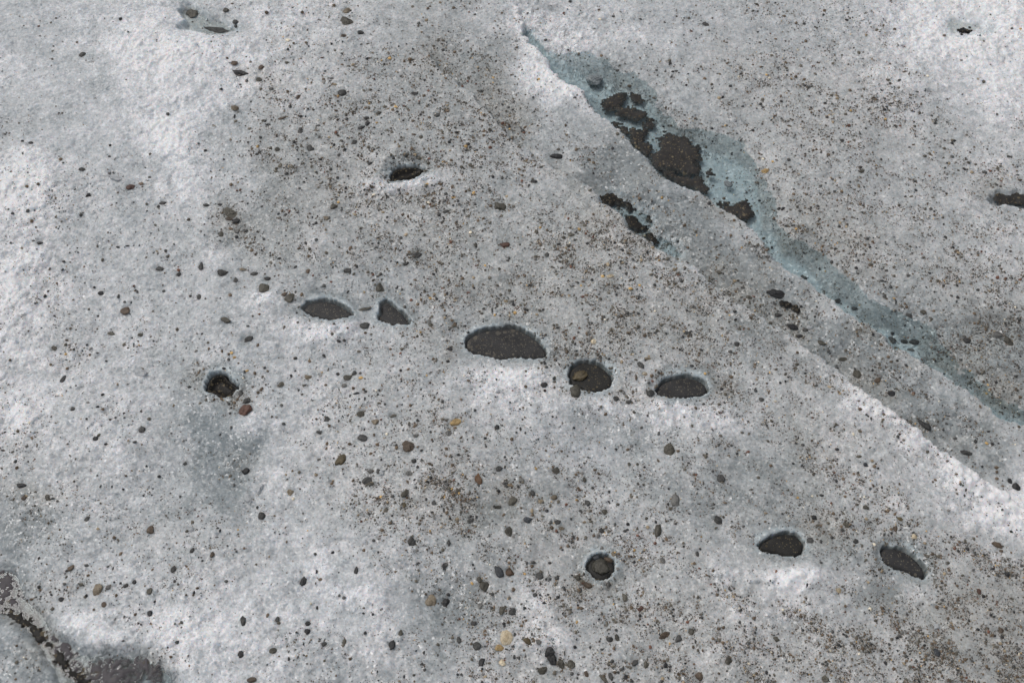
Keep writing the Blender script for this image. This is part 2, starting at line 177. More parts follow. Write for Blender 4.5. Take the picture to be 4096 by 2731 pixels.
# ------------------------------------------------------------------ pebble list: x, y, width, height, tilt, colour (read off enlarged tiles of the photo)
PEB = {
'00': '560,368,42,40,40,d;822,132,32,26,0,k;1305,82,72,105,-35,o;1475,198,170,46,8,d;1540,65,40,35,0,o;1605,145,38,40,0,d;1608,180,30,25,0,d;1820,88,30,28,0,b;1593,428,48,36,0,b;1635,490,105,50,10,k;1780,455,40,40,0,b;1768,540,40,36,0,o;1600,730,50,45,0,t;1598,795,18,35,0,k;1145,783,26,32,0,k;1845,605,40,22,0,d;153,963,30,18,0,k;208,975,42,20,0,k;752,993,20,20,0,k;746,1068,24,16,0,d;560,1150,46,28,0,d;158,1048,26,18,0,k;890,1270,60,38,-35,r;962,1252,40,18,10,b;600,1328,34,30,0,k;1110,1382,48,24,0,d;745,1184,30,16,0,d;1405,1395,44,24,0,d;1495,1392,36,24,20,k;1565,1445,100,58,30,o;1560,1490,50,22,10,b;1605,1502,55,40,0,k;1570,1560,36,20,0,b;1025,1052,26,22,0,o;190,1440,24,28,0,d;1020,1210,22,18,0,d;1615,1300,18,18,0,r;1637,1298,22,20,0,r;1785,1408,20,20,0,d',
'01': '660,68,46,56,15,t;650,135,105,62,32,o;755,220,42,36,0,d;637,240,34,28,0,b;258,278,34,24,0,w;298,297,22,22,0,b;259,338,22,24,0,d;401,318,12,18,0,k;1013,318,14,16,0,k;492,394,32,12,-20,r;815,398,36,10,0,b;545,555,16,14,0,k;577,578,34,16,0,t;627,628,58,48,0,d;598,690,20,14,0,o;600,657,26,16,0,y;325,665,26,60,25,b;272,725,26,30,0,d;808,740,26,26,0,o;1075,745,20,18,0,o;875,768,40,24,-25,o;1122,635,48,20,5,d;1272,780,42,30,0,d;1222,802,32,20,0,b;659,812,24,24,0,k;795,803,42,26,0,d;800,838,30,40,20,k;762,868,48,26,-20,k;640,840,14,16,0,b;1148,812,14,18,0,d;220,803,55,20,-10,b;125,850,34,14,0,d;465,857,34,18,0,d;342,893,30,50,0,d;472,935,22,22,0,d;625,962,26,24,0,o;710,966,36,34,20,d;598,925,22,22,0,o;540,938,20,22,0,t;410,1003,46,54,-15,d;186,1015,34,28,0,o;140,1010,26,22,0,o;967,903,26,16,0,o;897,917,14,18,0,k;1165,930,26,36,0,o;1115,918,40,16,10,b;1018,1000,22,22,0,t;990,970,18,20,0,b;1056,1050,16,20,0,t;1125,1053,28,18,0,t;1203,1048,32,16,0,d;1155,1072,36,30,0,o;962,1058,22,22,0,o;867,1053,16,16,0,k;738,1060,24,26,0,d;762,1062,20,20,0,o;820,1112,36,24,-30,d;550,1155,26,18,0,d;1216,1113,28,26,0,o;1285,1140,34,24,0,b;286,1137,30,20,0,o;365,1115,22,20,0,o;200,1138,28,22,0,o;597,1213,26,22,0,d;547,1230,24,12,0,k;368,1242,18,16,0,k;338,1286,24,20,0,d;920,1213,26,26,0,d;832,1345,16,16,0,k;572,1405,48,40,0,o;602,1380,20,18,0,y;518,1482,38,34,0,t;718,1465,28,22,0,t;682,1345,24,16,0,d;195,1460,22,20,0,k;325,1450,30,14,0,d;1210,1255,34,18,0,y;1240,1262,18,14,0,d;1380,1270,24,24,0,b;1290,1253,28,18,0,b;1212,1327,28,20,0,b;1258,1320,20,22,0,b;1335,1323,26,20,0,d;1305,1290,18,20,0,o;1385,1347,36,14,0,y;1433,1400,34,14,0,d;1385,1402,20,16,0,d;1335,1440,44,20,-15,d;1285,1452,26,12,0,d;1706,1398,90,58,20,o;1750,1340,26,18,0,t;1715,1472,20,22,0,o;1490,1472,20,20,0,o;1472,1028,26,22,0,d;1500,1005,22,24,0,d;1448,1070,22,18,0,d;1385,998,14,22,0,d;1636,1110,22,14,0,d;1440,960,12,26,0,d;935,1515,16,16,0,d',
'02': '385,1060,88,44,-3,k;232,1232,44,26,10,k;1405,160,40,44,-20,d;675,68,26,14,0,b;1810,1162,56,34,-5,y;1803,1083,22,12,0,d',
'03': '450,185,18,18,0,k;308,1170,28,14,0,d;270,1090,28,22,0,d;635,960,28,24,0,d;485,1270,22,16,0,d;480,1495,22,22,0,b;648,1495,28,18,0,b;345,1440,22,26,0,d;765,1165,40,28,0,o;1132,1235,28,18,0,d;620,1520,24,20,0,t;420,1415,20,20,0,d;225,1430,22,18,0,d',
'10': '268,118,44,26,-15,k;868,143,42,14,-15,k;805,152,36,18,35,k;436,250,24,20,0,k;1090,293,48,34,20,d;1368,275,36,60,-10,d;1215,333,36,30,0,d;1518,320,68,44,-15,d;1655,300,52,22,15,t;1735,330,54,24,0,d;1606,372,28,36,0,d;1820,362,46,26,10,k;1798,425,76,66,10,o;688,460,40,30,0,k;808,485,20,40,0,d;852,583,60,50,-30,b;935,455,22,28,0,d;1356,488,26,38,0,d;1115,452,30,24,0,d;850,525,24,20,0,d;895,528,14,22,0,k;642,425,22,18,0,d;1540,645,75,34,25,o;758,738,50,22,20,o;845,815,26,28,0,o;955,745,36,26,0,o;1690,775,66,36,-40,d;1758,818,22,28,0,b;1513,860,22,30,0,b;1578,872,30,18,0,y;1598,902,28,20,0,y;1558,915,22,28,0,d;1738,1010,24,28,0,b;1805,975,22,20,0,d;1825,995,20,20,0,b;1668,1000,20,26,0,d;1290,1103,30,20,0,d;1780,1120,22,40,20,b;367,836,38,34,0,o;562,857,12,16,0,k;424,1055,30,68,22,k;1668,1255,95,72,-15,r;1680,1195,50,38,0,d;1640,1145,30,50,0,d;967,1388,42,54,-10,d;650,1453,36,32,0,k;495,1250,34,30,0,d;752,1327,22,18,0,k;590,1320,20,18,0,k;845,1282,20,16,0,k;915,1480,36,20,-30,d;720,1495,30,18,0,k;1575,1380,18,30,0,d;1505,62,30,50,0,o;1575,28,38,16,0,b;1612,40,32,30,0,g;1680,42,34,22,0,d;1690,688,30,18,-10,d;665,872,24,14,0,d;668,620,22,14,0,k;1800,98,20,18,0,d;20,1535,34,18,0,k',
'11': '1735,132,66,40,5,r;1138,202,68,36,-25,d;1062,262,42,28,0,d;1538,135,26,34,0,o;452,100,28,20,0,d;195,125,18,24,0,d;200,228,34,20,0,d;945,58,22,18,0,o;663,305,48,36,0,d;395,310,28,34,20,b;608,152,16,14,0,d;1840,135,20,18,0,d;565,290,16,16,0,d;805,322,28,26,0,o;838,340,24,20,0,r;1312,265,32,18,-15,o;1525,360,28,24,0,t;1700,300,24,26,0,o;1758,245,28,18,0,d;1448,365,24,24,0,b;1410,415,36,14,20,b;1185,355,14,14,0,d;1525,430,20,16,0,k;1355,375,24,14,0,b;887,418,60,70,0,o;268,490,58,68,15,o;234,470,40,24,-30,b;352,475,22,34,15,b;430,345,16,16,0,r;310,457,20,22,0,d;1098,512,28,22,0,r;1230,500,24,16,0,y;1272,505,22,22,0,d;780,460,20,20,0,t;1490,460,34,12,0,r;1790,522,28,22,0,d;1745,520,34,22,0,t;1650,580,16,40,0,d;1685,555,20,22,0,d;1805,598,26,24,0,y;1668,615,18,20,0,y;1580,603,30,16,0,o;1220,660,26,36,0,g;1395,675,28,34,0,b;1465,688,26,16,0,k;1590,658,16,16,0,k;1358,713,22,18,0,d;605,790,34,20,30,k;642,787,28,24,0,d;310,910,34,22,0,d;795,838,34,10,0,b;740,862,26,20,0,o;280,1028,22,26,0,d;395,1032,48,30,0,t;712,1003,34,34,0,d;665,1035,56,36,0,o;752,1010,24,18,0,d;755,1042,36,20,0,y;598,1016,26,22,0,k;642,1090,36,28,0,g;704,1112,24,26,0,b;775,1120,24,20,0,b;792,1135,24,22,0,d;724,1148,52,16,-15,k;782,1185,14,32,0,k;632,965,16,16,0,d;425,1195,30,14,0,d;516,1090,24,20,0,b;210,1085,40,34,-20,o;755,1283,52,40,-20,o;668,1300,18,18,0,d;920,1222,20,24,0,d;1100,1230,14,28,30,d;975,1298,44,20,-15,o;850,1338,50,36,0,t;893,1327,18,16,0,r;525,1320,36,40,20,d;605,1333,14,24,0,d;470,1410,36,24,0,d;228,1355,32,20,0,d;765,1447,64,44,0,d;845,1432,18,30,0,b;1400,1340,80,44,-20,y;1355,1415,48,38,-10,g;1130,1433,38,24,0,g;1074,1505,86,66,20,b;1230,1410,18,18,0,d;1240,1462,20,20,0,b;1684,1373,32,34,0,k;1845,1390,14,24,0,d;1180,1165,14,14,0,k;1320,1078,20,16,0,d;1360,840,38,32,0,k;1348,930,34,24,0,k;1268,928,20,20,0,o;780,680,66,46,0,d;525,1490,24,26,0,b;1168,1535,24,18,0,d;1085,1352,20,20,0,o;1715,905,48,26,0,d;770,572,110,22,-12,o',
'12': '318,198,28,34,-20,d;825,250,26,22,0,d;594,126,26,20,0,d;250,48,24,32,0,o;508,103,18,20,0,d;635,82,18,22,0,r;488,62,40,28,0,o;860,332,24,24,0,d;700,350,32,22,0,y;755,345,54,26,-5,w;1030,337,30,20,0,o;735,270,26,30,0,t;1272,257,30,16,0,d;625,303,22,16,0,d;200,410,22,18,0,k;84,398,14,14,0,k;83,520,28,22,0,d;293,577,20,20,0,k;38,520,34,22,0,t;103,598,26,24,0,y;707,625,24,26,0,d;890,435,30,22,0,y;950,412,22,18,0,y;560,575,14,24,0,d;590,480,34,16,15,b;504,770,26,24,0,r;540,703,18,16,0,r;535,733,22,16,0,d;512,812,18,26,0,k;640,790,40,34,0,w;882,743,18,16,0,k;1278,733,46,22,0,d;1618,810,36,30,0,d;1058,588,18,16,0,w;1242,856,18,16,0,d;743,912,28,18,-20,k;680,893,28,18,0,d;1007,908,42,24,0,t;960,952,36,54,-25,d;818,888,20,26,0,o;1308,960,26,20,0,d;830,935,22,32,0,t;988,1012,36,26,0,t;1035,1030,32,26,0,b;1398,1013,20,18,0,y;928,1040,20,36,0,b;1080,1005,20,20,0,d;302,940,22,36,0,d;315,968,28,28,0,d;300,1085,46,36,0,k;305,1130,26,26,0,k;420,1110,28,20,0,g;518,1130,72,84,-20,o;845,1145,26,28,0,g;795,1180,40,32,-30,d;862,1168,28,22,0,o;880,1205,44,26,0,d;1025,1140,54,54,0,d;370,1045,30,26,0,d;1782,1188,36,26,30,d;504,1383,20,20,0,k;965,1382,22,18,0,d;1082,1418,24,32,20,d;138,1390,14,28,0,k;1152,1525,76,76,0,o;1215,1540,34,22,0,b;1142,1462,14,14,0,k;1005,1300,20,18,0,d;1608,1230,16,18,0,d;1690,1338,18,16,0,d;1495,322,40,24,30,o;1600,382,30,26,0,t;1655,425,36,18,20,d;1440,438,36,12,0,b;1700,490,44,24,10,o',
'13': '182,460,115,58,15,k;300,690,80,40,25,k;345,755,44,24,0,k;385,712,40,24,0,d;200,612,50,32,25,d;298,628,30,26,0,o;500,800,60,32,25,o;640,912,60,28,0,o;540,860,30,26,0,d;805,92,36,22,-20,d;1000,520,16,50,10,k;1098,615,56,26,30,d;1192,590,40,32,-20,o;375,352,50,30,30,d;605,512,40,34,20,d;975,780,60,40,35,d;1060,790,50,32,10,d;1130,795,58,42,0,d;1110,847,60,20,5,g;720,565,40,26,0,d;1085,345,30,24,0,d;905,380,36,24,0,d;732,295,28,24,0,k;990,348,28,24,0,o;830,270,30,22,0,o;745,242,22,20,0,d;1380,482,26,22,0,d;825,150,18,20,0,k;1700,740,60,50,0,g;1775,785,62,70,0,o;1490,780,54,42,0,d;1195,1355,115,42,42,d;740,1010,56,50,30,o;880,1055,50,32,-25,b;975,1145,54,36,0,k;800,1292,22,18,0,d;832,1318,18,22,0,d;995,1318,14,16,0,k;1030,1040,18,18,0,k;458,1095,24,18,0,d;168,1365,14,14,0,k;600,1530,36,20,0,k;435,1313,18,14,0,r;1015,1440,22,32,0,d;1545,1475,24,30,0,k;1405,1455,30,24,0,d;1485,1550,80,34,20,d;1325,1395,18,20,0,d;104,1220,14,20,0,b',
'20': '1262,72,30,24,0,d;590,450,30,40,20,d;1022,518,48,62,-10,b;1785,425,48,50,0,d;1500,530,22,24,0,k;1310,662,26,34,20,d;1447,690,30,38,0,b;1182,790,36,44,0,d;480,780,38,42,0,b;590,768,36,22,0,d;665,930,60,74,-15,t;1018,940,40,38,-20,o;915,875,28,32,0,k;855,902,32,30,0,d;822,888,20,22,0,k;1322,955,20,40,0,k;705,1030,36,34,0,b;588,975,24,28,0,k;415,995,34,28,0,k;438,892,26,22,0,d;735,915,36,26,0,g;150,222,74,30,10,k;163,298,36,38,0,b;320,300,30,42,-20,o;357,310,34,18,-25,d;392,328,18,18,0,d;685,228,16,24,0,d;763,230,14,20,0,d;978,292,18,16,0,k;1036,288,14,14,0,k;1228,297,20,24,0,d;1085,162,30,24,0,k;998,90,18,18,0,k;1658,1140,38,60,-10,d;1208,1290,32,24,20,k;1640,1370,38,44,0,k;1143,1325,14,14,0,k;1165,1390,26,20,0,b;1020,1092,32,38,-20,k;840,1280,26,14,0,k;240,1150,88,46,0,d;115,1425,26,24,0,o;550,895,40,22,0,o;640,1068,20,18,0,b;1600,655,18,12,0,d;1354,712,14,14,0,k;1825,1105,24,34,0,b;1715,1545,60,34,0,b;1675,120,48,44,0,k;215,998,30,20,0,b;770,788,14,32,0,d;735,775,26,12,-20,d;110,1108,30,28,0,k;960,1168,18,18,0,d;1860,1345,50,34,-20,o;780,1535,60,40,0,t;1080,1495,58,28,10,d;670,1480,78,54,0,d;215,1200,40,30,0,k;275,1240,40,26,0,k;50,1030,50,36,0,k',
'21': '620,40,58,92,22,y2;822,123,40,30,0,g;876,123,28,34,0,d;895,47,18,18,0,k;452,150,30,24,0,t;289,122,16,22,0,b;272,268,46,40,30,t;294,312,30,20,20,w;798,185,66,48,-30,d;822,208,50,26,0,o;704,190,24,34,15,b;1117,52,32,28,0,d;1085,137,48,32,0,g;1141,97,26,20,0,k;1057,268,40,66,25,o;1132,235,18,24,0,d;1052,355,26,38,0,y2;973,295,28,26,0,d;990,338,24,22,0,o;925,388,28,40,0,o;1252,335,30,30,0,d;1200,315,20,26,0,d;1320,390,18,34,0,d;1340,408,26,22,0,b;1365,447,22,18,0,k;1558,172,50,76,0,r2;1698,103,46,34,0,d;1738,95,16,24,0,o;1820,98,14,18,0,d;1850,180,32,32,0,g;1505,430,22,16,-15,k;1503,460,42,26,-15,d;1688,368,46,24,-10,o;1792,325,60,64,0,o;1750,215,30,40,0,d;1762,528,48,70,0,o;1102,598,52,56,0,d;843,598,32,22,0,d;1355,612,26,40,0,d;725,797,28,48,10,k;362,872,44,64,15,k;455,808,20,28,0,k;480,863,36,22,-15,b;448,888,12,18,0,b;565,678,28,20,0,k;605,815,14,12,0,k;1325,770,30,48,22,k;1300,678,14,20,0,k;1520,762,20,18,0,k;1695,805,54,76,-25,s;1768,808,52,50,-20,r2;1565,860,38,42,0,o;1600,905,70,60,-15,o;1232,998,70,74,0,t;1332,1018,56,62,0,k;1572,1040,36,38,0,g;1718,1065,36,70,8,o;1790,1078,48,46,0,d;1795,930,24,34,25,b;1523,1160,44,26,-10,d;183,1132,32,36,0,d;395,1160,40,26,0,k;390,1215,40,32,0,k;505,1298,32,36,0,d;642,1290,24,58,12,o;265,1405,18,36,0,k;965,1305,46,60,0,k;1026,1225,26,42,0,o;1427,1275,32,48,-20,d;1546,1310,58,50,0,d;1580,1422,42,60,30,k;1748,1260,80,98,0,w;1700,1325,60,42,-15,y;1718,1425,40,46,-15,w;1805,1235,20,24,0,d;1600,1238,28,16,0,b;1802,1390,22,36,0,d;1834,1397,24,26,0,d;1185,1360,20,28,0,d;1280,1378,14,22,0,d;385,1382,20,18,0,t;640,988,36,24,0,d;608,972,20,24,0,d;457,1055,18,26,0,k;1440,1508,22,18,0,d;1050,1525,16,28,0,k;868,1490,12,18,0,k;415,1027,18,18,0,w;508,1415,18,22,0,o;785,1225,26,24,0,d',
'22': '380,118,50,40,0,o;574,180,30,32,0,o;222,272,32,40,-20,d;370,300,44,32,0,t;280,325,40,30,0,t;398,335,26,26,0,o;595,338,42,32,20,d;540,253,30,22,0,b;742,265,22,32,-25,k;714,400,40,30,0,o;620,467,32,20,0,o;320,392,32,26,25,k;218,395,24,36,0,t;222,422,24,22,0,b;190,455,58,38,10,s;345,473,24,26,0,d;393,468,40,30,0,d;290,430,30,16,0,o;384,530,20,26,0,r;420,512,40,22,-15,t;695,525,32,42,0,d;668,566,30,28,0,g;584,576,24,32,0,o;500,573,28,22,0,d;530,583,22,30,0,b;784,487,20,28,0,d;867,523,26,16,0,k;935,517,18,20,0,o;1005,507,30,26,0,t;1062,470,16,36,-15,k;1078,530,44,84,8,o;1196,314,54,80,0,g;1145,348,22,20,0,d;1508,166,52,54,0,d;1490,455,52,60,-15,d;1260,112,26,22,0,o;1150,245,18,16,0,k;1222,402,14,14,0,k;1470,512,20,18,0,o;427,660,22,16,0,k;182,748,22,24,0,d;226,746,42,20,0,d;220,770,36,18,0,o;270,832,48,52,-20,d;340,862,20,22,0,d;313,862,18,18,0,k;387,847,34,30,0,d;438,925,20,42,-20,d;530,850,36,36,0,o;600,900,74,40,15,b;735,895,30,44,0,d;545,935,26,36,0,d;240,965,32,28,0,d;92,930,26,32,0,b;300,1022,32,20,0,k;853,985,34,60,-8,o;772,685,28,32,0,t;808,687,24,20,0,b;958,1057,40,32,0,r;953,1108,22,24,0,k;1182,1065,18,18,0,k;1182,1110,22,18,0,k;1110,730,30,38,-30,g;1345,685,22,40,0,d;1365,655,20,18,0,d;1060,912,18,16,0,k;1080,1028,18,18,0,d;1218,1262,44,50,0,d;1305,1215,38,48,0,o;1122,1240,82,34,-25,b;1025,1322,26,26,0,r;748,1268,46,32,0,d;800,1258,30,46,-30,o;790,1207,26,20,0,d;730,1165,20,36,0,o;190,1278,62,36,35,y2;265,1285,36,30,0,g;340,1350,68,60,0,k;355,1402,62,62,0,k;418,1440,44,66,-12,o;485,1430,50,62,10,o;440,1365,14,36,0,d;295,1480,70,42,-20,o;490,1503,30,24,0,d;532,1508,18,16,0,k;590,1505,28,42,-25,b;708,1535,28,68,-40,o;755,1520,30,50,-25,d;858,1528,26,34,10,k;920,1428,54,32,-25,d;765,1420,36,24,-20,d;770,1455,40,18,0,o;740,1440,24,30,0,o;998,1442,36,56,0,o;1128,1445,32,32,0,k;1358,1522,48,50,0,b;1323,1437,20,16,0,b;1540,1328,22,20,0,k;1102,1555,30,20,0,d;1668,1358,22,24,0,d;1560,1410,38,58,20,o;1635,1150,20,16,0,d;1735,1135,16,18,0,d;1733,1024,12,16,0,k;1640,980,16,14,0,d;510,1322,26,28,0,k;615,1325,20,22,0,d',
'23': '800,368,40,32,35,o;797,78,30,30,0,s;662,487,42,34,0,o;448,438,38,30,0,k;418,592,46,36,0,d;1130,568,40,36,0,w;612,937,36,34,0,w;598,928,14,14,0,k;188,1265,40,28,35,o;715,1310,18,30,0,k;585,1325,22,20,0,k;1284,1358,38,50,0,s;930,1430,30,22,0,k;540,1475,26,16,0,b;118,1495,24,30,0,k;520,1535,44,40,0,o;1570,942,26,38,0,r;1490,655,26,26,0,k;1763,825,38,32,0,k;1345,655,20,16,0,k;1787,538,24,24,0,k;1660,790,34,20,0,k;1700,625,80,34,15,b;1030,447,40,24,15,y2;925,303,26,18,0,o;333,304,18,22,0,y;905,235,22,20,0,d;1000,515,28,40,0,b;968,520,24,20,0,b;1720,1205,36,36,0,b;1675,1245,24,18,0,k;1780,190,30,38,0,k;1825,225,50,50,0,k;1690,175,28,26,0,b;1690,130,24,22,0,b;1685,100,36,20,0,b;1590,92,18,20,0,k;495,290,30,22,0,k;202,1385,18,16,0,k;115,410,28,16,0,t;110,468,24,14,0,b;400,1508,14,20,0,k;1362,1295,24,26,0,b;1255,1405,18,18,0,b;1580,1335,20,14,0,k;752,25,40,20,0,o;880,105,24,16,0,k;730,600,36,34,0,d;565,575,28,26,0,d;490,605,26,30,0,d',
}
PL = []
for t, s in PEB.items():
    for q in s.split(';'):
        a = q.split(','); x, y, ww, hh, an = map(float, a[:5])
        PL.append(dict(u=T0[t][0] + x / K, v=T0[t][1] + y / K, w=ww / K, h=hh / K, a=an, c=a[5]))
PL.append(dict(u=2000 + 545 / K, v=900 + 1025 / K, w=104 / K, h=66 / K, a=-22, c='y2', in_hole=1))
PL.append(dict(u=2000 + 690 / K, v=1811 + 768 / K, w=120 / K, h=100 / K, a=35, c='o', in_hole=1))
PL.append(dict(u=2000 + 655 / K, v=1811 + 712 / K, w=44 / K, h=44 / K, a=0, c='s', in_hole=1))
PL.append(dict(u=2000 + 740 / K, v=1811 + 722 / K, w=60 / K, h=30 / K, a=35, c='b', in_hole=1))
PL = [p for p in PL if -20 < p['u'] < 4110 and -20 < p['v'] < 2745]
PL.sort(key=lambda p: -p['w'] * p['h'])
BIG, SMALL = PL[:300], PL[300:]

# ------------------------------------------------------------------ the ice surface
def axis(lo, hi, step, far):
    core = np.arange(lo, hi + step / 2, step)
    g = []; d = step; x = 0
    while x < far: d *= 1.16; x += d; g.append(x)
    g = np.array(g)
    return np.concatenate([lo - g[::-1], core, hi + g]), len(g), len(core)
STEP = 0.0021
X, nx0, nxc = axis(-1.30, 1.30, STEP, 60)
Y, ny0, nyc = axis(-0.72, 1.08, STEP, 60)
XX, YY = np.meshgrid(X, Y, indexing='xy')
U, V = project(XX, YY)
behind = (YY < -0.95)
V = np.where(behind, 4200, V)
inframe = smooth(700, 250, np.maximum(np.maximum(-U, U - 4096), np.maximum(-V, V - 2731)))   # 1 near the photographed patch
def box(P, m): return (U > P[:, 0].min() - m) & (U < P[:, 0].max() + m) & (V > P[:, 1].min() - m) & (V < P[:, 1].max() + m)
ju = (fbm(XX, YY, 60, 3, 3) - .5) * 34; jv = (fbm(XX, YY, 60, 3, 4) - .5) * 26               # ragged edges
H = (fbm(XX, YY, 3.0, 3, 1) - .5) * 0.035 * np.where(inframe > 0, 1, 6)
wu = U + (fbm(XX, YY, 9, 4, 80) - .5) * 300; wv = V + (fbm(XX, YY, 9, 4, 84) - .5) * 220
snow = bilin(SNOW, wu, wv) / 10
wet = np.clip(spots(WET, wu, wv) * 1.1, 0, 1)
wu2 = U + (fbm(XX, YY, 16, 4, 80) - .5) * 70; wv2 = V + (fbm(XX, YY, 16, 4, 84) - .5) * 50
wht = np.clip(spots(WHITE, wu2, wv2), 0, 1.2)
dirt = bilin(DIRT, wu, wv) / 9 + 0.35 * spots(DARKGRIT, U, V) / 2
dirt *= 1 - .75 * np.clip(wht, 0, 1)
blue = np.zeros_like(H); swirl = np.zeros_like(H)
# crests that fall away to the upper right
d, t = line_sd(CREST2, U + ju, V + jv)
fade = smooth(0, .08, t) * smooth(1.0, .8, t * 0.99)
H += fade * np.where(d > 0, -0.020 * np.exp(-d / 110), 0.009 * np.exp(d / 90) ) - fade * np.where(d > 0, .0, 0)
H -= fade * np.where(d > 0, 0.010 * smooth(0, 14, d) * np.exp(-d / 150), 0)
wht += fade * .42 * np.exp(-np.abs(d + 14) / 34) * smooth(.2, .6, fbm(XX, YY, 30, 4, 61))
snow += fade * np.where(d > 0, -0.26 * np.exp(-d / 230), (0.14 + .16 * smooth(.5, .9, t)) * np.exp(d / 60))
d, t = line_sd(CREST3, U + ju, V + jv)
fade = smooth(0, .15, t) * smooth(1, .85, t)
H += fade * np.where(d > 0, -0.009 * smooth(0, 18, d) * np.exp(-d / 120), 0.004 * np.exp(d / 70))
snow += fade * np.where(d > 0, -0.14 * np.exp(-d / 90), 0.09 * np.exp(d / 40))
# the stream channel: sharp near bank, long far bank
jb = (fbm(XX, YY, 130, 3, 95) - .5); jc = (fbm(XX, YY, 130, 3, 98) - .5)
d, t = line_sd(BANK, U + ju * .6 + jb * 26, V + jv * .6 + jc * 22)
on = smooth(0.0, .06, t)
H *= 1 - .85 * on * np.exp(-np.abs(d) / 170)
dep = 0.034 * (1 - 0.35 * smooth(.35, .75, t))
sd = np.full_like(H, 900.0); m = box(STREAM, 700); sd[m] = poly_sd(STREAM, U[m] + ju[m], V[m] + jv[m])
Hs = -0.0155 * smooth(170, -30, sd) + .009 * (fbm(XX, YY, 34, 4, 44) - .5) * smooth(150, 20, sd) * smooth(-40, 0, sd) - (dep - 0.0155) * smooth(6, -55, sd) - 0.004 * np.exp(-np.maximum(sd, 0) / 170)
H += on * np.where(d > 0, Hs, 0.004 * np.exp(d / 120))
H += on * np.where((d > -10) & (d <= 0), -0.010 * smooth(-10, 0, d), 0)
lev = smooth(10, -30, sd) * on
H = H * (1 - 0.8 * lev) + lev * (-0.021 - 0.010 * fbm(XX, YY, 30, 2, 7)) * 0.8
blue = np.maximum(blue, smooth(20, -14, sd) * (d > -4) * on)
sdw = sd * (1 + 3.0 * smooth(.28, .45, t)) + 40 * smooth(.28, .45, t)
wet = np.maximum(wet, smooth(260, 0, sdw + 200 * (fbm(XX, YY, 14, 4, 5) - .5)) * (d > 0) * on * .3)
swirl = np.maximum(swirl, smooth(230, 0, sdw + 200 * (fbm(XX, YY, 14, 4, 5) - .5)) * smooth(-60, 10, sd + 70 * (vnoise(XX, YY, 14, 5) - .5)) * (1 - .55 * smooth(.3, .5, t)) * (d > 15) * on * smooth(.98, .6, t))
snow += np.where(d <= 0, 0.22 * np.exp(d / 60) * on, 0)
# slot, right-hand slush, corner pool, puddles
def basin(P, depth, edge, b, w_, s_=0, tilt=0):
    global H, blue, wet, swirl
    m = box(P, 260); q = np.full_like(H, 900.0); q[m] = poly_sd(P, U[m] + ju[m], V[m] + jv[m])
    k = smooth(edge, -edge, q)
    H = H * (1 - .75 * k) - depth * k
    blue = np.maximum(blue, b * smooth(26, -10, q)); wet = np.maximum(wet, w_ * smooth(90, 0, q))
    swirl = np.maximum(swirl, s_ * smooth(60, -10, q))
    return q
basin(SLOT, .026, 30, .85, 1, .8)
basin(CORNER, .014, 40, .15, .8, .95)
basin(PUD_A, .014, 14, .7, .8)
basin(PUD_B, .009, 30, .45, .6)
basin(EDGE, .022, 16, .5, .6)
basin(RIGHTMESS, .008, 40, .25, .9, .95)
lump = np.clip(H, -.02, None)
# snow lips and soft mounds
H += wht * 0.010 + (wht > .15) * 0.0
H -= wet * 0.006 * (1 - blue)
# crumbly crust
sf = np.clip(snow + .6 * wht - .35 * wet, 0.05, 1.2)
nz = fbm(XX, YY, 22, 3, 9)
calm = 1 - np.clip(blue, 0, 1) * .85
core = inframe > 0
c1 = np.zeros_like(H); c2 = np.zeros_like(H)
c1[core] = cells(XX[core], YY[core], 75); c2[core] = cells(XX[core] * 1.02 + .3, YY[core] * .97, 165)
rough = (0.25 + 0.9 * sf) * calm
rough *= .35 + 1.1 * smooth(.35, .75, sf)
H += (nz - .5) * 0.010 * (.4 + .6 * rough) + (c1 - .35) * 0.0028 * rough * (0.2 + 1.6 * nz) + (c2 - .35) * 0.0018 * rough
H += (fbm(XX, YY, 420, 1, 12) - .5) * 0.0009 * calm
# melt holes
HSD = []
for P, (tile, pts, depth, lab) in zip(HP, HOLES):
    m = box(P, 130)
    q = poly_sd(P, U[m] + ju[m] * .22 + (fbm(XX[m], YY[m], 190, 2, 90) - .5) * 16, V[m] + jv[m] * .22 + (fbm(XX[m], YY[m], 190, 2, 93) - .5) * 13)
    ledge = smooth(46, 0, q)
    h = H[m]; h = h * (1 - .72 * ledge) - 0.003 * ledge
    h = h - (depth + 0.032) * smooth(5, -5, q)
    H[m] = h
    up_ = (.45 + .55 * smooth(20, -20, V[m] - P[:, 1].mean()))
    blue[m] = np.maximum(blue[m], .75 * up_ * smooth(34, 6, q + 60 * (fbm(XX[m], YY[m], 26, 3, 6) - .5))); wet[m] = np.maximum(wet[m], smooth(70, 10, q))
    wht[m] *= smooth(-2, 30, q)
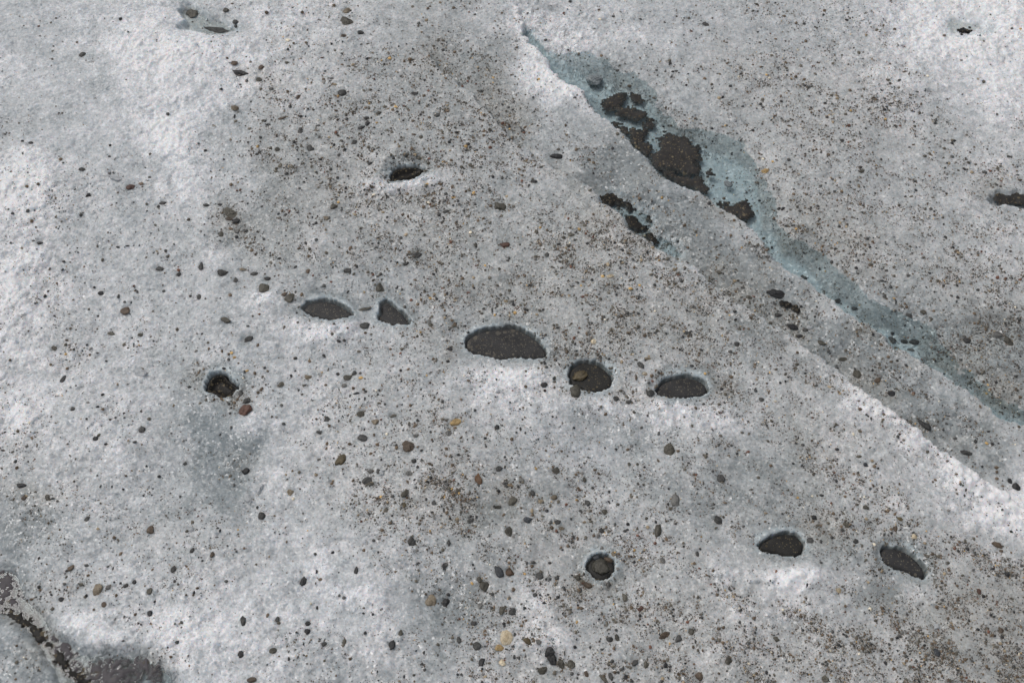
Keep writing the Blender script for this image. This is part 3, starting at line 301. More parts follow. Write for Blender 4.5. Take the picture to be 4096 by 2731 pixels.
# stones melt their own little sockets
def hz(x, y):                                         # height of the ice under a point of the core
    i = np.clip((np.asarray(x) - X[nx0]) / STEP, 0, nxc - 1.001) + nx0; j = np.clip((np.asarray(y) - Y[ny0]) / STEP, 0, nyc - 1.001) + ny0
    a = i.astype(int); b = j.astype(int); fx = i - a; fy = j - b
    return (H[b, a] * (1 - fx) + H[b, a + 1] * fx) * (1 - fy) + (H[b + 1, a] * (1 - fx) + H[b + 1, a + 1] * fx) * fy
def land(u, v, lift=0.0):                             # where the view through photo pixel (u, v) meets the ice
    u = np.atleast_1d(u).astype(float); v = np.atleast_1d(v).astype(float); z = np.zeros_like(u)
    for _ in range(7):
        x, y = unproject(u, v, z + lift); z = 0.5 * z + 0.5 * hz(x, y)
    x, y = unproject(u, v, z + lift)
    return x, y, hz(x, y)
for p in BIG:
    s = scale_at(p['v']); p['s'] = s
    x, y, z = land(p['u'], p['v'], 0.15 * min(p['w'], p['h']) * s)
    p['x'], p['y'], p['z'] = float(x[0]), float(y[0]), float(z[0])
for p in BIG:
    if p.get('in_hole'): continue
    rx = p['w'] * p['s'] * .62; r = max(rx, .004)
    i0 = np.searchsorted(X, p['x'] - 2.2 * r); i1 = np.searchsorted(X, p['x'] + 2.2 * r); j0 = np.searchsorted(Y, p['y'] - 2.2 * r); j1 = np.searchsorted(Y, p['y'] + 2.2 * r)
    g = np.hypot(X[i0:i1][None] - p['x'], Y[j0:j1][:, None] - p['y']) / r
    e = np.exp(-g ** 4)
    tgt = p['z'] - 0.12 * min(p['w'], p['h']) * p['s']
    H[j0:j1, i0:i1] = H[j0:j1, i0:i1] * (1 - .8 * e) + tgt * .8 * e
    wet[j0:j1, i0:i1] = np.maximum(wet[j0:j1, i0:i1], .7 * np.exp(-(g / 1.35) ** 4));  # damp ring round each stone, its darkening also a painted contact shadow

def grid_mesh(name, XX, YY, ZZ, keep=None):
    nr, nc = XX.shape; idx = np.arange(nr * nc).reshape(nr, nc)
    f = np.stack([idx[:-1, :-1], idx[:-1, 1:], idx[1:, 1:], idx[1:, :-1]], -1).reshape(-1, 4)
    co_ = np.stack([XX, YY, ZZ], -1).reshape(-1, 3)
    sel = None
    if keep is not None:
        kf = keep.reshape(-1)[f].any(1); f = f[kf]
        sel = np.unique(f); mp = np.full(nr * nc, -1); mp[sel] = np.arange(len(sel)); f = mp[f]; co_ = co_[sel]
    return raw_mesh(name, co_, f), sel
def raw_mesh(name, co_, f, smooth_=True):
    me = bpy.data.meshes.new(name); k = f.shape[1]
    me.vertices.add(len(co_)); me.vertices.foreach_set('co', np.ascontiguousarray(co_, np.float32).ravel())
    me.loops.add(f.size); me.loops.foreach_set('vertex_index', np.ascontiguousarray(f, np.int32).ravel())
    me.polygons.add(len(f)); me.polygons.foreach_set('loop_start', np.arange(0, f.size, k, dtype=np.int32)); me.polygons.foreach_set('loop_total', np.full(len(f), k, np.int32))
    me.polygons.foreach_set('use_smooth', np.full(len(f), smooth_, bool))
    me.update(calc_edges=True); return me
def obj(name, me, mat, parent=None):
    o = bpy.data.objects.new(name, me); COL.objects.link(o)
    if mat: me.materials.append(mat)
    if parent: o.parent = parent
    return o
def tag(o, label=None, cat=None, group=None, kind=None):
    if label: o['label'] = label
    if cat: o['category'] = cat
    if group: o['group'] = group
    if kind: o['kind'] = kind
    return o
def empty(name, loc=(0, 0, 0)):
    o = bpy.data.objects.new(name, None); o.empty_display_size = .02; COL.objects.link(o); o.location = loc; return o

# ------------------------------------------------------------------ materials
class NT:
    def __init__(s, name):
        s.m = bpy.data.materials.new(name); s.m.use_nodes = True; s.t = s.m.node_tree; s.t.nodes.clear()
        s.out = s.t.nodes.new('ShaderNodeOutputMaterial')
    def n(s, typ, **kw):
        nd = s.t.nodes.new(typ)
        for k, v in kw.items():
            if k.startswith('i_'):
                key = k[2:].replace('_', ' '); s.put(nd, key, v)
            else: setattr(nd, k, v)
        return nd
    def put(s, nd, key, v):
        sock = nd.inputs[int(key)] if key.isdigit() else nd.inputs[key]
        if isinstance(v, bpy.types.NodeSocket): s.t.links.new(v, sock)
        else: sock.default_value = v
    def math(s, op, a, b=0.0, clamp=False):
        nd = s.n('ShaderNodeMath', operation=op, use_clamp=clamp); s.put(nd, '0', a); s.put(nd, '1', b); return nd.outputs[0]
    def mix(s, f, a, b):
        nd = s.n('ShaderNodeMix', data_type='RGBA'); s.put(nd, '0', f); s.put(nd, '6', a); s.put(nd, '7', b); return nd.outputs[2]
    def noise(s, vec, sc, det=3, rough=.55, dist=0.0):
        nd = s.n('ShaderNodeTexNoise', i_Scale=sc, i_Detail=det, i_Roughness=rough, i_Distortion=dist); s.t.links.new(vec, nd.inputs['Vector']); return nd.outputs[0]
    def range(s, x, a, b, c=0.0, d=1.0):
        nd = s.n('ShaderNodeMapRange'); nd.clamp = True
        for k, v in zip('01234', (x, a, b, c, d)): s.put(nd, k, v)
        return nd.outputs[0]
    def ramp(s, x, stops):
        nd = s.n('ShaderNodeValToRGB'); s.t.links.new(x, nd.inputs[0]); e = nd.color_ramp.elements
        while len(e) < len(stops): e.new(.5)
        for el, (p, c) in zip(e, stops): el.position = p; el.color = (*c, 1)
        return nd.outputs[0]
    def done(s, shader): s.t.links.new(shader, s.out.inputs['Surface']); return s.m

def ice_material():
    k = NT('glacier_ice')
    pos = k.n('ShaderNodeTexCoord').outputs['Object']
    fa = k.n('ShaderNodeAttribute', attribute_name='ice_kind'); sp = k.n('ShaderNodeSeparateColor'); k.t.links.new(fa.outputs['Color'], sp.inputs[0])
    fb = k.n('ShaderNodeAttribute', attribute_name='ice_soil_refraction'); sq = k.n('ShaderNodeSeparateColor'); k.t.links.new(fb.outputs['Color'], sq.inputs[0])
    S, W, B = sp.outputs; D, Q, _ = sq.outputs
    n1 = k.noise(pos, 22, 3); n2 = k.noise(pos, 75, 3, .6); n3 = k.noise(pos, 300, 2, .6)
    vor = k.n('ShaderNodeTexVoronoi', i_Scale=150.0); k.t.links.new(pos, vor.inputs['Vector'])
    vc = k.n('ShaderNodeSeparateColor'); k.t.links.new(vor.outputs['Color'], vc.inputs[0])
    s = k.math('ADD', k.math('MULTIPLY', k.math('SUBTRACT', S, .21), 1.6), k.math('MULTIPLY', k.math('SUBTRACT', n1, .5), .95))
    s = k.math('ADD', s, k.math('MULTIPLY', k.math('SUBTRACT', n2, .5), .75))
    fine = k.range(S, .35, .85, .3, 1.2)
    s = k.math('ADD', s, k.math('MULTIPLY', k.math('SUBTRACT', n3, .5), fine))
    s = k.math('ADD', s, k.math('MULTIPLY', k.math('SUBTRACT', vc.outputs[0], .5), k.math('MULTIPLY', fine, .35)))
    v3 = k.n('ShaderNodeTexVoronoi', i_Scale=85.0); k.t.links.new(pos, v3.inputs['Vector']); c3 = k.n('ShaderNodeSeparateColor'); k.t.links.new(v3.outputs['Color'], c3.inputs[0])
    s = k.math('ADD', s, k.math('MULTIPLY', k.math('SUBTRACT', c3.outputs[0], .5), k.math('MULTIPLY', fine, .25)))
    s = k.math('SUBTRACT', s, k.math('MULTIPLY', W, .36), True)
    base = k.ramp(s, [(0.0, (.30, .335, .35)), (.28, (.49, .52, .535)), (.58, (.63, .65, .665)), (.85, (.83, .835, .855)), (1.0, (.95, .95, .965))])
    cry = k.math('MULTIPLY', k.range(vc.outputs[2], .80, .86), k.range(vor.outputs['Distance'], .45, .3), True)
    base = k.mix(k.math('MULTIPLY', cry, .28), base, (.95, .95, .965, 1))
    # thin brown silt film between the crystals
    dust = k.math('MULTIPLY', k.range(k.noise(pos, 330, 3, .75), .50, .66), k.range(k.noise(pos, 45, 4, .65), .3, .62, .25, 1))
    f = k.math('MULTIPLY', dust, k.range(D, .05, .9, 0, .75), True)
    base = k.mix(f, base, (.17, .15, .115, 1))
    base = k.mix(k.range(D, .10, .9, 0, .38), base, (.455, .425, .365, 1))
    # clear blue ice under water and round the pools
    blue = k.ramp(k.noise(pos, 40, 4, .6), [(.3, (.50, .57, .59)), (.7, (.63, .69, .71))])
    base = k.mix(k.math('MULTIPLY', B, .92), base, blue)
    # dark curls of refraction in the clear slush, painted into the ice colour
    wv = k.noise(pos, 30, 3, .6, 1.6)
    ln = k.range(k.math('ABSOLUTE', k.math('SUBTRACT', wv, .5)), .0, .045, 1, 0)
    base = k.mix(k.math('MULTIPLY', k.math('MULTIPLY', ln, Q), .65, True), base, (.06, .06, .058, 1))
    rough = k.math('MULTIPLY', k.range(k.math('ADD', W, B), 0, 1, .45, .18), k.range(vc.outputs[1], .55, .7, 1, .55))
    v2 = k.n('ShaderNodeTexVoronoi', i_Scale=310.0); k.t.links.new(pos, v2.inputs['Vector'])
    def vm(op, a, b):
        nd = k.n('ShaderNodeVectorMath', operation=op)
        for q_, v_ in ((0, a), (1, b)):
            if isinstance(v_, bpy.types.NodeSocket): k.t.links.new(v_, nd.inputs[q_])
            else: nd.inputs[q_].default_value = v_
        return nd.outputs[0]
    tilt = vm('ADD', vm('MULTIPLY', vm('SUBTRACT', vor.outputs['Color'], (.5, .5, .5)), (.6, .6, .3)), vm('MULTIPLY', vm('SUBTRACT', v2.outputs['Color'], (.5, .5, .5)), (.45, .45, .2)))
    geo = k.n('ShaderNodeNewGeometry')
    nfac = vm('NORMALIZE', vm('ADD', geo.outputs['Normal'], tilt), (0, 0, 0))
    bs = k.n('ShaderNodeBsdfPrincipled', i_Base_Color=base, i_Roughness=rough, i_IOR=1.31)
    bs.inputs['Subsurface Weight'].default_value = .7; bs.inputs['Subsurface Radius'].default_value = (.8, 1, 1.15); bs.inputs['Subsurface Scale'].default_value = .009
    k.t.links.new(nfac, bs.inputs['Normal']); k.t.links.new(nfac, bs.inputs['Coat Normal'])
    bs.inputs['Coat Weight'].default_value = .45; bs.inputs['Coat Roughness'].default_value = .2; bs.inputs['Coat IOR'].default_value = 1.45
    return k.done(bs.outputs[0])
def water_material(name, tint, rip=.0, scale=60):
    k = NT(name); pos = k.n('ShaderNodeTexCoord').outputs['Object']
    tr = k.n('ShaderNodeBsdfTransparent', i_Color=(*tint, 1)); gl = k.n('ShaderNodeBsdfGlossy', i_Roughness=.03)
    fr = k.n('ShaderNodeFresnel', i_IOR=1.33)
    bp = k.n('ShaderNodeBump', i_Strength=rip, i_Distance=.004); k.t.links.new(k.noise(pos, scale, 3, .5, 1.2), bp.inputs['Height'])
    k.t.links.new(bp.outputs[0], fr.inputs['Normal']); k.t.links.new(bp.outputs[0], gl.inputs['Normal'])
    mx = k.n('ShaderNodeMixShader'); k.t.links.new(fr.outputs[0], mx.inputs[0]); k.t.links.new(tr.outputs[0], mx.inputs[1]); k.t.links.new(gl.outputs[0], mx.inputs[2])
    return k.done(mx.outputs[0])
def silt_material(name, dark, mid, fleck, amount=.5, rough=.35):
    k = NT(name); pos = k.n('ShaderNodeTexCoord').outputs['Object']
    base = k.ramp(k.noise(pos, 32, 5, .65), [(.32, dark), (.68, mid)])
    for sc, fr, r0 in ((330.0, .40 * amount, .45), (150.0, .20 * amount, .40), (75.0, .09 * amount, .36)):
        v = k.n('ShaderNodeTexVoronoi', i_Scale=sc); k.t.links.new(pos, v.inputs['Vector'])
        vs = k.n('ShaderNodeSeparateColor'); k.t.links.new(v.outputs['Color'], vs.inputs[0])
        dist = k.math('ADD', v.outputs['Distance'], k.math('MULTIPLY', k.math('SUBTRACT', k.noise(pos, sc * 2.2, 2), .5), .3))
        on = k.math('MULTIPLY', k.range(vs.outputs[0], 1 - fr, 1 - fr * .9), k.range(dist, r0, r0 - .08), True)
        base = k.mix(on, base, k.mix(vs.outputs[1], (*fleck, 1), (fleck[0] * .42, fleck[1] * .40, fleck[2] * .40, 1)))
    bp = k.n('ShaderNodeBump', i_Strength=.4, i_Distance=.002); k.t.links.new(k.noise(pos, 260, 3, .7), bp.inputs['Height'])
    bs = k.n('ShaderNodeBsdfPrincipled', i_Base_Color=base, i_Roughness=rough); k.t.links.new(bp.outputs[0], bs.inputs['Normal'])
    bs.inputs['Specular IOR Level'].default_value = .12
    return k.done(bs.outputs[0])
def stone_material(name, a, b, fleck, rough=.45):
    k = NT(name); pos = k.n('ShaderNodeTexCoord').outputs['Object']; oi = k.n('ShaderNodeObjectInfo')
    ad = k.n('ShaderNodeVectorMath', operation='ADD'); k.t.links.new(pos, ad.inputs[0]); k.t.links.new(oi.outputs['Location'], ad.inputs[1]); p = ad.outputs[0]
    base = k.ramp(k.noise(p, 90, 4, .65), [(.32, a), (.68, b)])
    base = k.mix(k.range(k.noise(p, 420, 2, .7), .56, .66, 0, .7), base, (*fleck, 1))
    base = k.mix(k.range(k.noise(p, 260, 3, .7), .36, .46, .45, 0), base, (a[0] * .4, a[1] * .4, a[2] * .4, 1))
    hsv = k.n('ShaderNodeHueSaturation'); k.t.links.new(base, hsv.inputs['Color']); k.t.links.new(k.range(oi.outputs['Random'], 0, 1, .6, 1.15), hsv.inputs['Value'])
    bp = k.n('ShaderNodeBump', i_Strength=.7, i_Distance=.0025); k.t.links.new(k.noise(p, 240, 4, .7), bp.inputs['Height'])
    bs = k.n('ShaderNodeBsdfPrincipled', i_Base_Color=hsv.outputs[0], i_Roughness=rough); k.t.links.new(bp.outputs[0], bs.inputs['Normal'])
    return k.done(bs.outputs[0])
M_ICE = ice_material()
M_WATER = water_material('clear_meltwater', (.88, .94, .955), .12, 45)
M_POOL = water_material('still_meltwater', (.95, .96, .95), .02, 30)
M_DARKSILT = silt_material('wet_black_silt', (.014, .0132, .012), (.028, .026, .0235), (.17, .14, .09), .75)
M_SILT = silt_material('wet_brown_silt', (.033, .031, .029), (.060, .0565, .053), (.20, .165, .11), .6)
M_GREY = silt_material('grey_purple_mud', (.075, .069, .074), (.125, .116, .122), (.17, .15, .13), .35)
M_MUD = silt_material('grey_mud', (.044, .0425, .044), (.086, .083, .085), (.23, .205, .17), 1.0)
STONE = {
 'k': stone_material('black_stone', (.018, .018, .019), (.035, .034, .034), (.07, .07, .07), .4),
 'd': stone_material('dark_grey_stone', (.040, .040, .038), (.075, .073, .068), (.13, .13, .12)),
 's': stone_material('slate_blue_stone', (.030, .034, .040), (.065, .072, .080), (.16, .17, .18), .38),
 'g': stone_material('grey_stone', (.13, .13, .12), (.22, .215, .20), (.34, .33, .31)),
 'o': stone_material('olive_grey_stone', (.060, .055, .042), (.115, .105, .080), (.19, .175, .14)),
 'b': stone_material('brown_stone', (.072, .050, .034), (.14, .098, .064), (.22, .17, .12)),
 'r': stone_material('red_brown_stone', (.075, .036, .026), (.15, .066, .042), (.2, .12, .09)),
 'r2': stone_material('rust_stone', (.070, .040, .020), (.17, .085, .036), (.08, .06, .04)),
 't': stone_material('tan_stone', (.17, .135, .09), (.30, .245, .17), (.40, .35, .27)),
 'y': stone_material('ochre_stone', (.32, .20, .075), (.62, .44, .20), (.70, .58, .36)),
 'y2': stone_material('mustard_stone', (.075, .058, .030), (.165, .125, .060), (.22, .17, .09)),
 'w': stone_material('cream_stone', (.56, .44, .27), (.80, .71, .54), (.60, .46, .28)),
}
# ------------------------------------------------------------------ build: ground
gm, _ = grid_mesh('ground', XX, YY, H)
for nm, ch in (('ice_kind', (np.clip(snow + .6 * wht, 0, 1.3), np.clip(wet, 0, 1), np.clip(blue, 0, 1))), ('ice_soil_refraction', (np.clip(dirt, 0, 1.4), np.clip(swirl, 0, 1), 0 * H))):
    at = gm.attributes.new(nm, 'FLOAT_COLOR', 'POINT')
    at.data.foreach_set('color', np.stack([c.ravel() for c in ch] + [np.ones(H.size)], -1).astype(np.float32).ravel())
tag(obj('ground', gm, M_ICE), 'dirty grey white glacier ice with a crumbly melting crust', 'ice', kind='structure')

# ------------------------------------------------------------------ build: water and puddles
def sheet(name, P, z, mat, grow=0, parent=None, step=.006):
    x, y = unproject(P[:, 0], P[:, 1], z)
    gx = np.arange(x.min() - .04, x.max() + .04, step); gy = np.arange(y.min() - .04, y.max() + .04, step)
    a, b = np.meshgrid(gx, gy); u, v = project(a, b, z)
    keep = poly_sd(P, u, v) < grow
    me, _ = grid_mesh(name, a, b, np.full_like(a, z), keep)
    return obj(name, me, mat, parent)
tag(sheet('water', STREAM, Z_STREAM, M_WATER, 60), 'pale blue meltwater stream running down a cut in the ice', 'meltwater stream', kind='structure')
tag(sheet('puddle', SLOT, -0.0215, M_WATER, 10), 'narrow wet slot of meltwater clogged with dark silt, left of the stream', 'puddle')
tag(sheet('puddle', CORNER, Z_CORNER, M_WATER, 12), 'murky grey meltwater pool cut off by the bottom left corner', 'puddle')
tag(sheet('puddle', PUD_A, -0.010, M_POOL, 8), 'pale blue puddle round two dark rocks at the top left', 'puddle')
tag(sheet('puddle', PUD_B, -0.008, M_POOL, 8), 'pale puddle with a black slit below it at the top right', 'puddle')

def blanket(name, P, zc, mat, parent=None, step=.0028, rise=.004, thick=.0025, band=26, seed=0, rag=34, amp=.0014, hf=.8):
    """a low heap with a ragged outline: P in photo pixels on the plane z = zc"""
    x, y = unproject(P[:, 0], P[:, 1], zc)
    gx = np.arange(x.min() - .02, x.max() + .02, step); gy = np.arange(y.min() - .02, y.max() + .02, step)
    a, b = np.meshgrid(gx, gy); u, v = project(a, b, zc)
    q = poly_sd(P, u, v) + (fbm(a, b, 70, 3, 20 + seed) - .5) * rag + (fbm(a, b, 240, 3, 25 + seed) - .5) * rag * hf
    z = zc + rise * smooth(8, -band, q) - thick * smooth(-10, 6, q) + (fbm(a, b, 120, 3, 30 + seed) - .5) * amp + (fbm(a, b, 420, 1, 40) - .5) * .0012
    me, _ = grid_mesh(name, a, b, z, q < 0)
    return obj(name, me, mat, parent)
SILT = [
 ('02', [(690,700),(720,665),(790,640),(850,650),(860,690),(810,720),(770,735),(710,738)], 0, 'rounded brown silt patch below the clear ice lump in the stream'),
 ('02', [(780,735),(850,725),(900,760),(980,765),(995,800),(940,805),(870,798),(815,788)], 0, 'stringy brown silt patch trailing down from the rounded silt patch'),
 ('02', [(895,655),(940,640),(980,650),(970,690),(920,690)], 0, 'small brown silt patch by the far bank, beside the rounded silt patch'),
 ('02', [(1085,930),(1110,925),(1130,900),(1155,925),(1215,940),(1300,950),(1310,985),(1370,1000),(1355,1040),(1375,1060),(1345,1090),(1365,1160),(1330,1195),(1230,1170),(1160,1130),(1100,1170),(1040,1110),(1035,1060),(1070,1035),(1090,990)], 0, 'largest dark brown silt bank filling the width of the stream'),
 ('02', [(890,880),(985,880),(1000,910),(975,950),(1025,970),(1045,1040),(1010,1075),(960,1030),(900,955),(870,905)], 0, 'dark silt bank under the snowy near bank, next above the largest silt bank'),
 ('02', [(1110,1160),(1180,1165),(1240,1210),(1330,1205),(1400,1240),(1420,1290),(1415,1330),(1330,1280),(1200,1230),(1120,1185)], 0, 'long narrow silt bank with tan flecks, just below the largest silt bank'),
 ('02', [(1530,1415),(1620,1390),(1690,1375),(1715,1420),(1730,1440),(1690,1515),(1620,1485),(1570,1455)], 0, 'grey brown silt bank where the stream narrows'),
 ('02', [(755,825),(830,835),(885,868),(860,900),(780,855)], 0, 'thin dark silt streak along the foot of the snowy near bank'),
 ('02', [(1000,825),(1040,820),(1060,850),(1025,868),(995,850)], 0, 'small ragged silt patch in mid stream above the largest silt bank'),
 ('02', [(1480,1368),(1530,1362),(1545,1392),(1500,1400)], 0, 'smallest brown silt patch, where the stream starts to narrow'),
 ('02', [(1405,1160),(1445,1160),(1448,1198),(1408,1200)], 0, 'small dark silt knob right of the largest silt bank'),
 ('02', [(670,1335),(740,1330),(765,1285),(800,1320),(830,1375),(790,1390),(740,1390),(690,1372)], 1, 'black silt lump at the upper end of the wet slot'),
 ('02', [(835,1345),(900,1355),(960,1385),(1010,1400),(1042,1440),(1035,1495),(1000,1485),(960,1445),(900,1415),(850,1392)], 1, 'largest black silt lump in the wet slot'),
 ('02', [(865,1465),(915,1478),(950,1500),(1000,1540),(1010,1575),(900,1570),(850,1450)], 1, 'black silt streak along the lower edge of the wet slot'),
 ('12', [(1000,60),(1040,38),(1078,70),(1060,110),(1015,108)], 1, 'round black silt lump at the lower end of the wet slot'),
 ('12', [(1080,20),(1130,12),(1180,48),(1235,78),(1180,80),(1120,52)], 1, 'slanting black silt streak right of the round silt lump'),
 ('20', [(20,1055),(60,1050),(128,1100),(180,1120),(232,1180),(320,1235),(370,1310),(420,1370),(460,1425),(500,1470),(560,1520),(600,1580),(540,1580),(480,1500),(430,1455),(390,1420),(345,1345),(280,1285),(200,1222),(100,1135),(20,1085)], 2, 'long black silt crack slanting from the left edge to the bottom edge'),
 ('20', [(490,1490),(550,1460),(592,1500),(605,1580),(520,1580)], 2, 'black silt lump at the bottom edge of the corner pool'),
 ('20', [(600,1455),(700,1440),(740,1470),(850,1460),(930,1400),(1040,1410),(1100,1480),(1050,1530),(965,1450),(920,1490),(870,1570),(740,1580),(640,1580),(610,1510)], 3, 'wide grey mud patch in the corner pool, with ragged holes'),
 ('20', [(-30,790),(40,820),(92,860),(70,900),(62,950),(132,982),(110,1025),(60,1062),(-30,1030)], 3, 'grey stony mud patch at the left edge of the picture'),
 ('20', [(340,1232),(420,1290),(490,1350),(515,1450),(450,1425),(405,1345)], 3, 'smooth grey mud streak between the snow hummock and the long black crack'),
 ('03', [(1655,1325),(1720,1300),(1800,1312),(1875,1298),(2000,1290),(2000,1400),(1875,1385),(1790,1365),(1700,1368)], 4, 'dark brown silt streak at the right edge above the stream'),
 ('03', [(1415,198),(1470,192),(1535,205),(1500,215),(1470,222),(1440,212)], 5, 'black silt sliver under the white lip of the puddle at top right'),
 ('13', [(200,515),(270,515),(335,558),(360,592),(290,576),(235,550)], 6, 'dark silt smear just below the black stone on the wet slope'),
]
SILTOBJ = []
for i, (tile, pts, kind, lab) in enumerate(SILT):
    P = smooth_poly(tp(tile, pts), 1); zc = [Z_STREAM, -0.0215, Z_CORNER, Z_CORNER, None, None, None][kind]
    if zc is None:
        c = P.mean(0); x, y, z = land(c[0], c[1]); zc = float(z[0]) + .004
    o = blanket('silt_patch', P, zc + .0006, [M_SILT, M_DARKSILT, M_DARKSILT, M_GREY, M_SILT, M_DARKSILT, M_DARKSILT][kind], seed=i, hf=3.0 if kind == 3 else .8, rag=60 if kind == 3 else (60 if kind == 2 else 38), rise=.0006 if kind == 3 else .0010, amp=.0009)
    tag(o, lab, 'silt patch', 'silt patches lying in the meltwater')

# ------------------------------------------------------------------ build: melt holes
for i, (P, (tile, pts, depth, lab)) in enumerate(zip(HP, HOLES)):
    c = P.mean(0); x, y = unproject(c[0], c[1]); x, y = float(x), float(y)
    m = (np.hypot(U - c[0], V - c[1]) < 1e9) & box(P, 0)
    rim = float(np.median(hz(*unproject(P[:, 0], P[:, 1]))))
    rim = max(rim, -.02)
    ring = P + (P - c) / np.linalg.norm(P - c, axis=1)[:, None] * 26
    zr = float(np.percentile(hz(*unproject(ring[:, 0], ring[:, 1])), 40))
    root = empty('melt_hole', (x, y, zr)); tag(root, lab, 'melt hole', 'water filled melt holes in the ice')
    me_w = sheet('water', P, zr - .003, M_POOL, 8, step=.004) if i not in (0, 6) else None
    zs = zr - depth
    gx_, gy_ = unproject(P[:, 0], P[:, 1], 0.0)
    gx = np.arange(gx_.min() - .01, gx_.max() + .01, .0028); gy = np.arange(gy_.min() - .01, gy_.max() + .01, .0028)
    a, b = np.meshgrid(gx, gy); u, v = project(a, b, 0.0); q = poly_sd(P, u, v)
    zz = zs + (fbm(a, b, 45, 3, 50 + i) - .5) * .0012 - .007 * smooth(-8, -1, q) - .02 * smooth(0, 5, q) - (.010 if i in (0, 6) else 0) * smooth(-4, -30, q) + (fbm(a, b, 260, 2, 60) - .5) * .0007
    me, _ = grid_mesh('sediment', a, b, zz, q < 10)
    me_s = obj('sediment', me, [M_DARKSILT, M_MUD, M_MUD, M_MUD, M_SILT, M_MUD, M_DARKSILT, M_SILT, M_SILT, M_MUD][i])
    for ch in (me_w, me_s):
        if ch is None: continue
        ch.data.transform(__import__('mathutils').Matrix.Translation((-x, -y, -zr))); ch.parent = root
    HOLES[i] = HOLES[i] + (zr,)

# ------------------------------------------------------------------ build: stones
def ico(sub):
    import bmesh
    bm = bmesh.new(); bmesh.ops.create_icosphere(bm, subdivisions=sub, radius=1)
    v = np.array([x.co[:] for x in bm.verts]); f = np.array([[q.index for q in p.verts] for p in bm.faces]); bm.free(); return v, f
ICO = {k: ico(k) for k in (1, 2, 3, 4)}
def rock(seed, w_, d_, h_, sub, angular=.5):
    r = np.random.default_rng(seed); v, f = ICO[sub]; v = v.copy()
    nrm = v / np.linalg.norm(v, axis=1)[:, None]; rad = np.ones(len(v))
    for _ in range(8):                                # flat broken facets
        n = r.normal(size=3); n /= np.linalg.norm(n); dd = r.uniform(.48, .86)
        c = nrm @ n; rad = np.where(c > .05, np.minimum(rad, dd / np.maximum(c, .05)), rad)
    rad = rad * angular + (1 - angular) * (.86 + .1 * np.sin(nrm @ (r.normal(size=3) * 2.2) + r.uniform(0, 6)))
    for fr, am in ((2.6, .13), (6, .05), (15, .018)):
        rad += am * np.sin(nrm @ (r.normal(size=3) * fr) + r.uniform(0, 6)) * np.sin(nrm @ (r.normal(size=3) * fr) + r.uniform(0, 6))
    v = nrm * rad[:, None]
    v -= (v.max(0) + v.min(0)) / 2; v /= (v.max(0) - v.min(0)) / 2
    return v * np.array([w_, d_, h_]) / 2, f
LAND = [(1620, 695, 'the small square ended hole'), (1310, 1235, 'the eye shaped pool'), (1570, 1245, 'the fin shaped pool'), (2023, 1362, 'the largest pool'), (2365, 1502, 'the pool holding a brown stone'),
        (2733, 1542, 'the half moon pool'), (880, 1532, 'the ragged black hole'), (2405, 2265, 'the stone choked hole'), (3130, 2170, 'the teardrop pool'), (3615, 2248, 'the slanting bean pool'),
        (2025, 2550, 'the big cream stone'), (1821, 1686, 'the bright ochre stone'), (2722, 560, 'the largest silt bank'), (2560, 840, 'the wet slot'), (850, 100, 'the top left puddle'), (3860, 115, 'the top right puddle'),
        (918, 848, 'the lumpy olive stone'), (1381, 80, 'the top edge stone pair'), (200, 2560, 'the corner pool'), (3103, 1170, 'the big black stone on the wet slope'), (3640, 1370, 'the narrow lower stream'), (1914, 103 + 1811, 'the rust brown oval stone'),
        (1080, 1150, 'the olive brown block'), (390, 2357, 'the big tan stone'), (240, 1520, 'the thin upright black chip'), (2676, 1795, 'the lone dark olive cobble'), (4070, 1945, 'the black stones on the white ridge'), (1240, 590, 'the round dark cobble'), (3870, 2520, 'the slate blue pebble'),
        (1345, 540, 'the twisted black chips'), (330, 2125, 'the chipped brown stone'), (2018, 977, 'the dark red stone'), (1965, 2330, 'the paired stones'), (1740, 2400, 'the square tan stone')]
